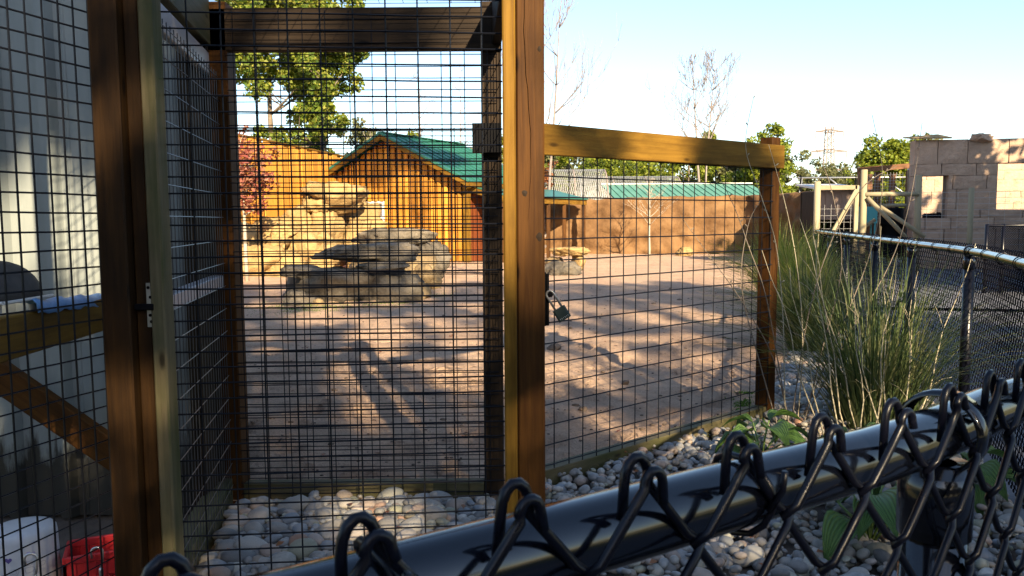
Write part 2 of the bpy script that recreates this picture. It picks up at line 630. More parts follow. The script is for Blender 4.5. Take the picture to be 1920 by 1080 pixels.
def leaf_cloud(clumps, n, size, seed, spread=0.35, droop=0.3):
    """n leaf-sized faces gathered round clump centres: (x,y,z,r) rows"""
    rs = np.random.default_rng(seed)
    C = np.asarray(clumps, float)
    w = C[:, 3] ** 2
    k = rs.choice(len(C), n, p=w / w.sum())
    d = rs.normal(size=(n, 3))
    d /= np.linalg.norm(d, axis=1)[:, None]
    rad = C[k, 3] * rs.uniform(0.25, 1.0, n) ** 0.5
    P = C[k, :3] + d * rad[:, None] * np.array([1, 1, 0.8])
    P += rs.normal(size=(n, 3)) * spread * size
    nr = rs.normal(size=(n, 3)) * 0.9 + d * 0.6 + np.array([0, 0, 0.5])
    nr /= np.linalg.norm(nr, axis=1)[:, None]
    a = np.cross(nr, rs.normal(size=(n, 3)))
    a /= np.linalg.norm(a, axis=1)[:, None] + 1e-9
    b = np.cross(nr, a)
    s = size * rs.uniform(0.6, 1.35, n)[:, None]
    l = a * s
    q = b * s * 0.62
    V = np.stack([P - l, P - l * 0.1 + q, P + l, P - l * 0.1 - q], axis=1).reshape(-1, 3)
    # fold a little along the midrib
    F = np.arange(4 * n).reshape(n, 4)
    return V, F


def branches(mb, p, d, length, r, depth, rs, spread=0.6, n=5, up=0.15, tips=None, kids=(2, 4), ratio=(0.5, 0.75), rmin=0.004):
    p, d = Vector(p), Vector(d).normalized()
    seg = 5
    pts, rads = [p], [r]
    for i in range(seg):
        d = (d + Vector((rs.uniform(-1, 1), rs.uniform(-1, 1), rs.uniform(-1, 1))) * 0.12 + Vector((0, 0, up * 0.3))).normalized()
        p = p + d * length / seg
        pts.append(p)
        rads.append(max(rmin, r * (1 - 0.62 * (i + 1) / seg)))
    mb.tube(pts, rads, n)
    if tips is not None:
        tips.append((pts[-1].x, pts[-1].y, pts[-1].z))
        if depth <= 1:
            tips.append((pts[3].x, pts[3].y, pts[3].z))
    if depth > 0:
        for k in range(rs.randint(*kids)):
            i = rs.randint(2, seg)
            t = (pts[i] - pts[i - 1]).normalized()
            side = Vector((rs.uniform(-1, 1), rs.uniform(-1, 1), rs.uniform(-0.35, 0.6))).normalized()
            nd_ = (t * (1 - spread) + side * spread + Vector((0, 0, up))).normalized()
            branches(mb, pts[i], nd_, length * rs.uniform(*ratio), rads[i] * 0.68, depth - 1, rs, spread, max(3, n - 1), up, tips, kids, ratio, rmin)


# ------------------------------------------------------------------ setting: ground, sand, gravel, path
def yline(x):
    """front edge of the sand yard: back of the entry cage, then the mesh fence, then off to the far wall"""
    if x < -0.08:
        return 3.60
    if x < 1.66:
        return 3.62 + (x + 0.08) * 0.862
    return 5.12 + (x - 1.66) * 2.40


FENCE_PTS = [(-1.10, -0.30), (-0.55, 0.105), (-0.122, 0.379), (-0.003, 0.455), (0.084, 0.510), (0.197, 0.583), (0.304, 0.650), (0.403, 0.727),
             (0.505, 0.815), (0.640, 0.925), (1.15, 1.42), (1.68, 2.22), (2.10, 3.18), (2.647, 4.553), (3.042, 5.996), (3.36, 7.30),
             (3.76, 8.85), (4.50, 11.69)]


def catmull(P, per=14):
    P = [Vector((*p, 0)) for p in P]
    Q = [P[0] * 2 - P[1]] + P + [P[-1] * 2 - P[-2]]
    out = []
    for i in range(1, len(Q) - 2):
        a, b, c, d = Q[i - 1:i + 3]
        for k in range(per):
            t = k / per
            out.append(0.5 * ((2 * b) + (c - a) * t + (2 * a - 5 * b + 4 * c - d) * t * t + (3 * b - a - 3 * c + d) * t ** 3))
    out.append(P[-1])
    return out


FC = catmull(FENCE_PTS)
FS = [0.0]
for i in range(1, len(FC)):
    FS.append(FS[-1] + (FC[i] - FC[i - 1]).length)
FX = np.array([p.x for p in FC])
FY = np.array([p.y for p in FC])


def fence_at(s):
    """point on the fence line, unit tangent, unit normal towards the path"""
    x, y = np.interp(s, FS, FX), np.interp(s, FS, FY)
    x2, y2 = np.interp(s + 0.03, FS, FX), np.interp(s + 0.03, FS, FY)
    x1, y1 = np.interp(s - 0.03, FS, FX), np.interp(s - 0.03, FS, FY)
    t = Vector((x2 - x1, y2 - y1, 0)).normalized()
    return Vector((x, y, 0)), t, Vector((t.y, -t.x, 0))


def fence_side(x, y):
    """True on the planted (left / far) side of the chain link fence"""
    i = int(np.argmin((FX - x) ** 2 + (FY - y) ** 2))
    i = min(max(i, 1), len(FC) - 2)
    t = FC[i + 1] - FC[i - 1]
    return t.x * (y - FY[i]) - t.y * (x - FX[i]) > 0


# open ground reaching the horizon
V, F = [(0, 0, -0.14)], []
rad = [3, 8, 20, 45, 90, 180, 400, 900, 2000]
seg = 48
for r in rad:
    for k in range(seg):
        a = 2 * math.pi * k / seg
        V.append((r * math.cos(a), 20 + r * math.sin(a), -0.14 + (0.25 * noise.noise(Vector((r * math.cos(a) * .05, r * math.sin(a) * .05, 0))) if r > 60 else 0)))
mb = MB()
mb.v = V
mb.f = [(0, 1 + k, 1 + (k + 1) % seg) for k in range(seg)]
for i in range(len(rad) - 1):
    for k in range(seg):
        a, b = 1 + i * seg + k, 1 + i * seg + (k + 1) % seg
        mb.f.append((a, a + seg, b + seg, b))
mb.build('ground', 'far_ground', None, True, 'structure')

# sand yard: trampled, pocked with hoof prints
xs = np.unique(np.concatenate([np.arange(-16, -5, 0.5), np.arange(-5, 5.2, 0.055), np.arange(5.2, 12.01, 0.3)]))
ys = [3.45]
while ys[-1] < 33:
    ys.append(ys[-1] + max(0.045, (ys[-1] - 3) * 0.0125))
ys = np.array(ys)
prs = np.random.default_rng(5)
prints = np.stack([prs.uniform(-4, 6, 1100), 3.6 + prs.uniform(0, 1, 1100) ** 1.6 * 12, prs.uniform(0.05, 0.14, 1100), prs.uniform(0.02, 0.055, 1100)], 1)


def sand_z(x, y):
    z = 0.035 * noise.noise(Vector((x * 0.55, y * 0.55, 3.0))) + 0.030 * noise.fractal(Vector((x * 1.7, y * 2.6, 0)), 0.75, 2.2, 5)
    if y > 6:
        z += 0.025 * noise.noise(Vector((x * 0.4, y * 1.1, 9.0)))
    return z * min(1.0, 0.3 + max(0.0, (y - yline(x))) * 0.8) + 0.012


X, Y = np.meshgrid(xs, ys)
Z = np.array([[sand_z(x, y) for x in xs] for y in ys])
for px, py, pr, pd in prints:
    j0, j1 = np.searchsorted(ys, (py - pr * 2, py + pr * 2))
    i0, i1 = np.searchsorted(xs, (px - pr * 2, px + pr * 2))
    if j1 > j0 and i1 > i0:
        d2 = ((X[j0:j1, i0:i1] - px) / pr) ** 2 + ((Y[j0:j1, i0:i1] - py) / (pr * 0.8)) ** 2
        Z[j0:j1, i0:i1] += pd * (1.2 * np.exp(-((np.sqrt(d2) - 1.25) / 0.3) ** 2) * 0.45 - np.exp(-d2 * 1.3))
nx, ny = len(xs), len(ys)
V = np.stack([X, Y, Z], -1).reshape(-1, 3)
jj, ii = np.meshgrid(np.arange(ny - 1), np.arange(nx - 1), indexing='ij')
Fq = np.stack([jj * nx + ii, jj * nx + ii + 1, (jj + 1) * nx + ii + 1, (jj + 1) * nx + ii], -1).reshape(-1, 4)
cx, cy = V[Fq, 0].mean(1), V[Fq, 1].mean(1)
keep = np.array([(y > yline(x) - 0.06) and not (x > 8.7) for x, y in zip(cx, cy)])
Fq = Fq[keep]
used = np.unique(Fq)
remap = np.full(len(V), -1)
remap[used] = np.arange(len(used))
sand = link('sand_yard', np_mesh('sand_yard', V[used], remap[Fq], 'sand', True), None, 'structure')

# gravel bed: soil sheet with rounded river stones on it
xs2, ys2 = np.arange(-2.6, 9, 0.15), np.arange(-0.4, 20, 0.15)
m2 = MB()
idx = {}


def gv(i, j):
    if (i, j) not in idx:
        idx[(i, j)] = len(m2.v)
        x, y = xs2[i], ys2[j]
        m2.v.append((x, y, -0.018 + 0.012 * noise.noise(Vector((x * 2, y * 2, 1)))))
    return idx[(i, j)]


for i in range(len(xs2) - 1):
    for j in range(len(ys2) - 1):
        x, y = xs2[i] + 0.07, ys2[j] + 0.07
        if y < yline(x) + 0.1 and fence_side(x, y):
            m2.f.append((gv(i, j), gv(i + 1, j), gv(i + 1, j + 1), gv(i, j + 1)))
m_noise('soil', (0.07, 0.055, 0.045), (0.13, 0.10, 0.08), 6, 1.0, 0.01, 40)
gravel = m2.build('gravel_bed', 'soil', None, True, 'structure')

def project(x, y, z):
    v = Vector((x, y, z - 1.30))
    cp, sp = math.cos(PITCH), math.sin(PITCH)
    dz = v.y * cp - v.z * sp
    return (960 + 1480 * v.x / max(dz, 1e-3), 540 - 1480 * (v.y * sp + v.z * cp) / max(dz, 1e-3), dz)


srs = np.random.default_rng(21)
STONES = []          # x, y, z, a, b, c (semi-axes), yaw
cell = {}


def try_stone(x, y, r, lay):
    g = 0.06
    k = (int(x // g), int(y // g), lay)
    for a in (-1, 0, 1):
        for b in (-1, 0, 1):
            for (u, v, s) in cell.get((k[0] + a, k[1] + b, lay), ()):
                if (u - x) ** 2 + (v - y) ** 2 < (0.80 * (s + r)) ** 2:
                    return False
    cell.setdefault(k, []).append((x, y, r))
    return True


def in_gravel(x, y):
    if x < -1.30 or y > yline(x) - 0.05 or not fence_side(x, y):
        return False
    # kick board of the mesh fence and the cage base board
    if y > 2.4 and x < -1.17 - 0.167 * (y - 2.53) + 0.075:
        return False
    return True


cand = []
for n_, ylo, yhi, xlo, xhi, rmean in ((15000, 0.9, 5.2, -1.2, 3.1, 0.0195), (11000, 5.0, 9.6, 1.5, 4.1, 0.027), (2600, 2.45, 3.5, -1.3, -0.05, 0.022)):
    for _ in range(n_):
        cand.append((srs.uniform(xlo, xhi), srs.uniform(ylo, yhi), float(np.clip(rmean * srs.lognormal(-0.05, 0.42), 0.010, 0.060))))
cand.sort(key=lambda t: -t[2] - srs.uniform(0, 0.012))
for x, y, r in cand:
    if not in_gravel(x, y):
        continue
    px, py, dz = project(x, y, 0)
    if dz < 0.3 or px < 150 or px > 2120 or py < 380 or py > 1330:
        continue
    for lay in (0, 1):
        if try_stone(x, y, r, lay):
            STONES.append((x, y, (0.005 if lay == 0 else 0.030) + srs.uniform(-0.004, 0.012), r * srs.uniform(1.0, 1.45), r * srs.uniform(0.85, 1.05), r * srs.uniform(0.55, 0.85), srs.uniform(0, 6.28)))
            break


def stone_shape(seed, sub):
    V, F = ICO[sub]
    rs = np.random.default_rng(seed)
    N = rs.normal(size=(9, 3))
    N /= np.linalg.norm(N, axis=1)[:, None]
    D = rs.uniform(0.78, 1.0, 9)
    d = V @ N.T
    t = np.where(d > 0.05, D / np.maximum(d, 0.05), 9)
    rr = np.minimum(t.min(1), 1.0)
    rr = 0.55 * rr + 0.45
    W = V * rr[:, None]
    W[:, 2] += 0.12 * V[:, 0] * rs.uniform(-1, 1)
    return W, F


st_score = []
for i, s in enumerate(STONES):
    px, py, dz = project(s[0], s[1], s[2])
    vis = 320 < px < 1920 and 560 < py < 1085
    # the rail hides a band of the picture
    rail = 1067 - 0.235 * (px - 505)
    if rail - 12 < py < rail + 150 and px < 1720:
        vis = False
    st_score.append((s[3] * s[4] / dz ** 2) if vis else 0)
order = np.argsort(-np.array(st_score))
big = set(int(i) for i in order[:300])
shapes2 = [stone_shape(100 + k, 2) for k in range(10)]
shapes1 = [stone_shape(100 + k, 1) for k in range(10)]
stone_meshes = [np_mesh('stone', v, f, 'pebble', True) for v, f in (stone_shape(100 + k, 3) for k in range(10))]
accV, accF, off = [], [], 0
for i, (x, y, z, a, b, c, yaw) in enumerate(STONES):
    tl = srs.uniform(-0.35, 0.35, 2)
    if i in big:
        o = link('stone', stone_meshes[i % 10], gravel)
        o.location = (x, y, z)
        o.scale = (a, b, c)
        o.rotation_euler = (tl[0], tl[1], yaw)
    else:
        v, f = (shapes2 if y < 4.4 else shapes1)[i % 10]
        M = np.array(Matrix.Rotation(yaw, 3, 'Z') @ Matrix.Rotation(tl[1], 3, 'Y') @ Matrix.Rotation(tl[0], 3, 'X'))
        accV.append((v * [a, b, c]) @ M.T + [x, y, z])
        accF.append(f + off)
        off += len(v)
link('stones', np_mesh('stones', np.concatenate(accV), np.concatenate(accF), 'pebble', True), gravel, 'stuff')

# asphalt path along the viewer's side of the fence
mb = MB()
left = [(p.x, p.y) for p in FC[::4]]
left = [(x, y) for x, y in left]
nL = len(left)
for x, y in left:
    mb.v.append((x, y, 0.0))
    mb.v.append((x + 2.2 + max(0, y) * 0.55, y - 3.2 + y * 0.12, 0.0))
for i in range(nL - 1):
    mb.f.append((2 * i, 2 * i + 1, 2 * i + 3, 2 * i + 2))
a = len(mb.v)
mb.v += [(4.5, 11.69, 0), (12.4, 9.8, 0), (19, 24, 0), (9.2, 24, 0), (-5, -8, 0), (9, -8, 0), (3.6, -3.4, 0), (-1.1, -0.3, 0)]
mb.f += [(a, a + 1, a + 2, a + 3), (a + 4, a + 5, a + 6, a + 7)]
mb.build('path', 'asphalt', None, False, 'structure')

# ------------------------------------------------------------------ welded mesh helper
def weld(mb, p0, p1, z0, z1, sx, sz, r=0.0014, x_first=0.0, z_first=None, n=4, jitter=0.0):
    """welded wire grid on the vertical plane over the ground line p0-p1"""
    p0, p1 = Vector((*p0, 0)), Vector((*p1, 0))
    d = p1 - p0
    L = d.length
    d.normalize()
    nrm = Vector((d.y, -d.x, 0))
    x = x_first
    while x <= L + 1e-6:
        pts = []
        for k in range(5):
            z = z0 + (z1 - z0) * k / 4
            j = jitter * math.sin(k * 1.9 + x * 37)
            pts.append(p0 + d * (x + j) + Vector((0, 0, z)))
        mb.tube(pts, r, n)
        x += sx
    z = z0 if z_first is None else z_first
    while z <= z1 + 1e-6:
        pts = [p0 + d * (L * k / 4) + nrm * (2 * r) + Vector((0, 0, z + jitter * math.sin(k * 2.3 + z * 31))) for k in range(5)]
        mb.tube(pts, r, n)
        z += sz


# ------------------------------------------------------------------ metal shed at the left
shed = thing('metal_shed', 'pale ribbed metal shed wall behind the wire run at the left', 'shed', (-2.8, 3.6, 0))
x1 = -1.40
for k in range(3):
    xa, xb = x1 - 0.916 * (k + 1), x1 - 0.916 * k
    prof = []
    for j in range(4):
        c = xa + 0.229 * (j + 0.5)
        prof += [(c - 0.114, 0), (c - 0.040, 0), (c - 0.022, -0.036), (c + 0.022, -0.036), (c + 0.040, 0)]
        prof += [(c + 0.070, 0), (c + 0.075, -0.004), (c + 0.083, -0.004), (c + 0.088, 0)]
    prof.append((xb, 0))
    mb = MB()
    for z in (0.0, 3.0):
        for (x, y) in prof:
            mb.v.append((x, 3.42 + y - 0.0008 * k, z))
    n_ = len(prof)
    mb.f = [(i, i + 1, n_ + i + 1, n_ + i) for i in range(n_ - 1)]
    mb.build('wall_panel', 'steel_siding', shed)
MB().beam((-1.395, 3.5, 0), (-1.395, 3.5, 3.0), 0.02, 0.16, c=0.002).build('corner_trim', 'steel_siding', shed)
mb = MB()
mb.prism([(-4.2, 3.46, 0.0), (-1.41, 3.46, 0.0), (-1.45, 3.6, 0.0), (-3.3, 7.5, 0.0), (-4.2, 7.5, 0.0)], (0, 0, 2.98))
mb.build('shed_body', 'steel_siding', shed)
mb = MB()
mb.prism([(-4.3, 3.15, 3.02), (-1.38, 3.15, 3.02), (-1.42, 3.65, 3.06), (-3.25, 7.6, 3.5), (-4.3, 7.6, 3.5)], (0, 0, 0.05))
mb.build('roof', 'green_metal', shed)

# ------------------------------------------------------------------ entry cage of stained timber and welded wire
cage = thing('entry_cage', 'walk-in entry cage of dark timber posts and black welded wire', 'cage', (-0.6, 3.0, 0))
MB().post(-1.213, 2.455, 0, 2.36, 0.086, 0.11).build('post', 'wood_post', cage)
MB().post(-1.1445, 2.475, 0, 2.36, 0.048, 0.075).build('door_stop', 'wood_post', cage)
stud = MB().post(-1.0965, 2.462, 0, 2.36, 0.043, 0.072).build('door_stud', 'wood_weathered', cage)
cpost = MB().post(0.061, 2.56, 0, 2.40, 0.088, 0.09).build('post', 'wood_amber', cage)
m_plain('split', (0.008, 0.004, 0.002), 0.9, spec=0.0)
mb = MB()
cw_ = [0.052 + 0.010 * math.sin(k * 0.35) + 0.0015 * math.sin(k * 2.3) for k in range(22)]
for k in range(21):
    w0, w1 = 0.0011 * math.sin(math.pi * k / 21) + 0.0002, 0.0011 * math.sin(math.pi * (k + 1) / 21) + 0.0002
    z0, z1 = 1.30 + 0.045 * k, 1.345 + 0.045 * k
    mb.add([(cw_[k] - w0, 2.5147, z0), (cw_[k] + w0, 2.5147, z0), (cw_[k + 1] + w1, 2.5147, z1), (cw_[k + 1] - w1, 2.5147, z1)], [(0, 1, 2, 3)])
mb.build('drying_crack', 'split', cpost)
for kx, kz, kr in ((0.042, 1.383, 0.011), (0.088, 1.245, 0.013), (0.09, 1.83, 0.008)):
    mb = MB()
    n_k = 18
    ring = [(kx + (kr * 0.75 + 0.12 * kr * math.sin(3 * a + kz * 9)) * math.cos(a), kz + (kr + 0.15 * kr * math.sin(2 * a + kx * 50)) * math.sin(a)) for a in (2 * math.pi * i / n_k for i in range(n_k))]
    mb.add([(kx, 2.5135, kz)] + [(x, 2.5147, z) for x, z in ring], [(0, 1 + i, 1 + (i + 1) % n_k) for i in range(n_k)])
    mb.build('knot', 'wood_dark', cpost)
MB().post(-0.0055, 2.549, 0, 2.40, 0.041, 0.085).build('door_jamb', 'wood_light', cage)
MB().post(-1.293, 3.61, 0, 2.26, 0.086, 0.115).build('post', 'wood_amber', cage)
MB().post(-0.088, 3.62, 0, 2.26, 0.09, 0.09).build('post', 'wood_dark', cage)
MB().beam((-1.335, 3.575, 2.14), (-0.04, 3.575, 2.14), 0.045, 0.185).build('head_beam', 'wood_dark', cage)
MB().beam((-1.06, 2.475, 2.285), (-0.028, 2.515, 2.285), 0.04, 0.14).build('head_beam', 'wood_dark', cage)
MB().beam((-1.248, 3.60, 0.04), (-0.135, 3.60, 0.04), 0.07, 0.095).build('base_board', 'wood_weathered', cage)
MB().beam((-1.16, 2.53, 2.17), (-1.34, 3.55, 2.17), 0.04, 0.20).build('side_beam', 'wood_weathered', cage)
MB().beam((-1.15, 2.53, 1.985), (-1.325, 3.50, 1.985), 0.03, 0.095).build('side_rail', 'grey_trim', cage)
MB().beam((-1.13, 2.53, 1.035), (-1.31, 3.50, 1.035), 0.05, 0.055).build('side_rail', 'grey_trim', cage)
MB().beam((-1.17, 2.53, 0.055), (-1.34, 3.55, 0.055), 0.09, 0.13).build('base_board', 'wood_weathered', cage)
MB().beam((-0.005, 2.62, 2.17), (-0.06, 3.55, 2.17), 0.04, 0.20).build('side_beam', 'wood_dark', cage)
MB().post(-1.355, 3.40, 0, 2.1, 0.05, 0.16).build('side_post', 'wood_dark', cage)
MB().post(-1.365, 3.52, 0, 2.24, 0.085, 0.03).build('back_board', 'wood_dark', cage)
mb = MB()
weld(mb, (-1.075, 2.497), (-0.028, 2.59), 0.06, 2.24, 0.1015, 0.0505, 0.0027, x_first=0.073, z_first=0.076, jitter=0.0012)
front = mb.build('front_mesh', 'wire_black', cage)
mb = MB()
weld(mb, (-1.25, 3.545), (-0.06, 3.56), 0.02, 2.22, 0.1015, 0.0507, 0.0022, x_first=0.03, z_first=0.05, jitter=0.001)
mb.build('back_mesh', 'wire_black', cage)
mb = MB()
weld(mb, (-1.25, 3.655), (-0.06, 3.68), 0.03, 1.725, 0.1015, 0.0507, 0.0022, x_first=0.075, z_first=0.035, jitter=0.001)
mb.tube([(-1.25, 3.652, 1.715), (-0.06, 3.677, 1.715)], 0.004, 6)
mb.build('lower_back_mesh', 'wire_black', cage)
mb = MB()
weld(mb, (-1.105, 2.53), (-1.285, 3.52), 0.06, 1.95, 0.0507, 0.1015, 0.0018, x_first=0.02, z_first=0.1)
m_plain('wire_dull', (0.07, 0.07, 0.075), 0.35, 0.5)
mb.build('side_mesh', 'wire_dull', cage)
mb = MB()
weld(mb, (0.03, 2.64), (-0.035, 3.55), 0.06, 2.1, 0.0507, 0.1015, 0.0018, x_first=0.02, z_first=0.1)
mb.build('side_mesh', 'wire_black', cage)
mb = MB()          # roof mesh
for i in range(11):
    x = -1.13 + i * 0.1015
    mb.tube([(x, 2.5, 2.285), (x - 0.08 + 0.004 * i, 3.58, 2.255)], 0.0015, 4)
for j in range(22):
    y = 2.52 + j * 0.0507
    mb.tube([(-1.17 - (y - 2.5) * 0.17, y, 2.287 - (y - 2.5) * 0.028), (0.0 - (y - 2.5) * 0.05, y, 2.287 - (y - 2.5) * 0.028)], 0.0015, 4)
mb.build('roof_mesh', 'wire_black', cage)
# latch hardware
mb = MB()
mb.prism([(-0.17, 3.50, 1.595), (-0.045, 3.50, 1.595), (-0.045, 3.50, 1.722), (-0.17, 3.50, 1.722)], (0, 0.055, 0))
mb.build('latch_box', 'black_plastic', cage)
mb = MB()
mb.beam((-1.1215, 2.4335, 0.975), (-1.1215, 2.4335, 1.112), 0.021, 0.004, c=0.001)
pl = mb.build('strike_plate', 'steel', cage)
mb = MB()
for z in (0.992, 1.012, 1.068, 1.098):
    mb.lathe([(0.0048, 0), (0.0052, 0.002), (0.003, 0.004)], (-1.1215 + 0.003 * math.sin(z * 90), 2.4312, z), 8, (0, -1, 0))
mb.build('screw', 'black_plastic', pl)
MB().beam((-1.165, 2.428, 1.038), (-1.108, 2.428, 1.038), 0.012, 0.02, c=0.003).build('latch_bar', 'black_plastic', cage)
# barrel bolt on the right flank of the centre post
mb = MB()
mb.beam((0.1075, 2.56, 0.955), (0.1075, 2.56, 1.13), 0.005, 0.03, c=0.001)
mb.tube([(0.115, 2.56, 0.955), (0.115, 2.56, 1.125)], 0.006, 8)
mb.lathe([(0.004, -0.012), (0.009, -0.009), (0.010, 0.0), (0.009, 0.009), (0.004, 0.012)], (0.121, 2.555, 1.058), 12, (1, -0.6, 0))
mb.build('bolt', 'black_plastic', cage)

# padlock hanging aslant
lock = thing('padlock', 'small dark green padlock hanging open-angled from the latch on centre post', 'padlock', (0.12, 2.545, 1.06))
ax = Vector((0.52, -0.05, -0.85)).normalized()
sd = Vector((0.85, 0.0, 0.52)).normalized()
nr = ax.cross(sd).normalized()
c0 = Vector((0.123, 2.545, 1.058))
pts = []
for k in range(9):
    a = math.pi * k / 8
    pts.append(c0 - sd * 0.012 * math.cos(a) - ax * 0.012 * math.sin(a))
pts = [pts[0] + ax * 0.058] + pts + [pts[-1] + ax * 0.058]
MB().tube(pts, 0.0038, 8).build('shackle', 'shackle_steel', lock, True)
b0, b1 = c0 + ax * 0.052, c0 + ax * 0.094
MB().beam(b0, b1, 0.022, 0.044, up=sd, c=0.005).build('body', 'lock_body', lock)
mb = MB()
for k, (dx, dy) in enumerate([(-8, 0), (-4.6, 1), (-1.2, 0), (2.2, 1), (5.6, 0), (8.6, 0)]):
    c = c0 + ax * (0.086 + 0.0006 * dy) + sd * dx * 0.0017 - nr * 0.0115 * (1 if nr.y > 0 else -1)
    mb.beam(c - ax * (0.002 + 0.0008 * dy), c + ax * 0.002, 0.0005, 0.0016, up=sd, c=0.0001)
mb.build('stamped_mark', 'steel', lock)

# ------------------------------------------------------------------ wire run at far left with timber inside
run = thing('wire_run', 'tall welded wire side panel of the animal run at far left', 'wire panel', (-1.35, 2.15, 0))
mb = MB()
weld(mb, (-1.262, 2.437), (-1.46, 1.78), 0.0, 2.5, 0.0545, 0.0545, 0.0028, x_first=0.012, z_first=0.02, jitter=0.0012)
mb.build('wire_mesh', 'wire_black', run)
MB().post(-1.475, 1.74, 0, 2.5, 0.06).build('post', 'wood_post', run)
tim = thing('timber_shelf', 'horizontal timber bearer with a diagonal brace inside the wire run', 'timber shelf', (-1.7, 3.0, 0))
MB().beam((-1.47, 2.05, 0.965), (-1.73, 3.39, 0.915), 0.04, 0.132).build('bearer', 'wood_light', tim)
MB().beam((-2.10, 3.10, 0.74), (-1.52, 3.14, 0.285), 0.05, 0.115, up=(0, 0, 1)).build('brace', 'wood_amber', tim)
# blue sheet lying over the bearer
mb = MB()
N = 28
for i in range(N + 1):
    t = i / N
    x, y, z = -1.55 - 0.19 * t, 2.52 + 0.84 * t, 1.030 - 0.055 * t
    w = 0.003 * math.sin(i * 1.7) + 0.004 * math.sin(i * 0.8 + 1)
    for (dx, dz) in ((-0.03, 0.012 + w), (0.012, 0.022 + w), (0.026, 0.010 + w * 0.5), (0.030, -0.022 + w)):
        mb.v.append((x + dx, y, z + dz))
for i in range(N):
    for k in range(3):
        mb.f.append((i * 4 + k, i * 4 + k + 1, i * 4 + k + 5, i * 4 + k + 4))
tarp = mb.build('blue_tarp', 'blue_tarp', None, True)
tag(tarp, 'strip of blue plastic sheet lying along the timber bearer', 'tarp')
md = tarp.modifiers.new('thickness', 'SOLIDIFY')
md.thickness = 0.003
# dark rounded hood standing on the bearer
hood = thing('feed_hood', 'dark grey rounded hood at the left edge above the bearer', 'hood', (-1.66, 2.5, 1.0))
prof = []
V_, F_ = [], []
mb = MB()
n1, n2 = 14, 12
for i in range(n1 + 1):
    a = math.pi * i / n1
    for j in range(n2 + 1):
        t = j / n2 - 0.5
        rr = 0.135 * (1 - 0.25 * (2 * abs(t)) ** 4)
        mb.v.append((-1.685 + rr * math.cos(a), 2.52 + 0.26 * t, 1.055 + rr * math.sin(a) * 0.92))
for i in range(n1):
    for j in range(n2):
        k = i * (n2 + 1) + j
        mb.f.append((k, k + 1, k + n2 + 2, k + n2 + 1))
hs = mb.build('shell', 'hood_grey', hood, True)
md = hs.modifiers.new('thickness', 'SOLIDIFY')
md.thickness = 0.006
MB().tube([(-1.55, 2.39, 1.055), (-1.55, 2.65, 1.055)], 0.006, 8).tube([(-1.82, 2.39, 1.055), (-1.82, 2.65, 1.055)], 0.006, 8).tube([(-1.55, 2.39, 1.055), (-1.82, 2.39, 1.055)], 0.006, 8).build('rim', 'white_trim', hood)
MB().tube([(-1.60, 2.44, 0.99), (-1.60, 2.44, 1.055)], 0.012, 10).tube([(-1.60, 2.62, 0.99), (-1.60, 2.62, 1.055)], 0.012, 10).build('foot', 'white_trim', hood)

# printed white tub, red basket and snap hooks on the floor of the run
bx, by = -1.68, 2.62
tub = thing('printed_tub', 'white rounded tub with purple heart and outline doodles, bottom left', 'tub', (bx, by, 0))
H_, R_ = 0.27, 0.105
prof = [(R_ * 1.06, 0.0), (R_ * 1.05, 0.05), (R_ * 1.0, H_ - 0.035), (R_ * 0.97, H_ - 0.015), (R_ * 0.88, H_ - 0.004), (R_ * 0.6, H_), (0.004, H_)]
MB().lathe(prof, (bx, by, 0), 40).build('shell', 'white_plastic', tub, True)


def tub_pt(u, v, lift=0.0012):
    """u metres round the tub from the side facing the viewer, v metres above the floor"""
    a0 = math.atan2(-by, -bx)
    r = R_ * (1.05 - 0.05 * (v - 0.05) / 0.24) + lift
    a = a0 + u / R_
    return Vector((bx + r * math.cos(a), by + r * math.sin(a), v - 0.055))


def doodle(pts, w, name, mat, close=True):
    P = [tub_pt(u, v) for u, v in pts]
    mb = MB()
    mb.tube(P, w, 5, closed=close)
    mb.build(name, mat, tub)


def blob(cu, cv, r, k=0.0, n=14, sy=1.0, ph=0.0):
    return [(cu + (r + k * math.sin(3 * (2 * math.pi * i / n) + ph)) * math.cos(2 * math.pi * i / n), cv + sy * (r + k * math.cos(2 * (2 * math.pi * i / n))) * math.sin(2 * math.pi * i / n)) for i in range(n)]


def filled(pts, name, mat):
    mb = MB()
    P = [tub_pt(u, v, 0.0014) for u, v in pts]
    cu, cv = sum(p[0] for p in pts) / len(pts), sum(p[1] for p in pts) / len(pts)
    c = tub_pt(cu, cv, 0.0016)
    mb.add([c] + P, [(0, 1 + i, 1 + (i + 1) % len(P)) for i in range(len(P))])
    mb.build(name, mat, tub)


def heart(cu, cv, s):
    out = []
    for i in range(22):
        t = 2 * math.pi * i / 22
        out.append((cu + s * 16 * math.sin(t) ** 3 / 16, cv + s * (13 * math.cos(t) - 5 * math.cos(2 * t) - 2 * math.cos(3 * t) - math.cos(4 * t)) / 16))
    return out


filled(heart(-0.045, 0.245, 0.011), 'printed_heart', 'purple_print')
filled(heart(0.012, 0.262, 0.0055), 'printed_heart', 'lilac_print')
filled(heart(0.026, 0.258, 0.0055), 'printed_heart', 'lilac_print')
doodle(blob(-0.03, 0.203, 0.013, 0.002), 0.0007, 'printed_outline', 'grey_print')
doodle(blob(-0.03, 0.203, 0.007, 0.001), 0.0006, 'printed_outline', 'grey_print')
doodle(blob(0.012, 0.226, 0.011, 0.0025, 16, 0.8), 0.0007, 'printed_outline', 'grey_print')
doodle(blob(0.012, 0.204, 0.013, 0.003, 16, 0.9, 1.0), 0.0007, 'printed_outline', 'grey_print')
doodle(blob(0.052, 0.214, 0.009, 0.002), 0.0007, 'printed_outline', 'grey_print')
doodle([(-0.042, 0.165), (-0.018, 0.168), (-0.033, 0.138)], 0.0008, 'printed_outline', 'grey_print')
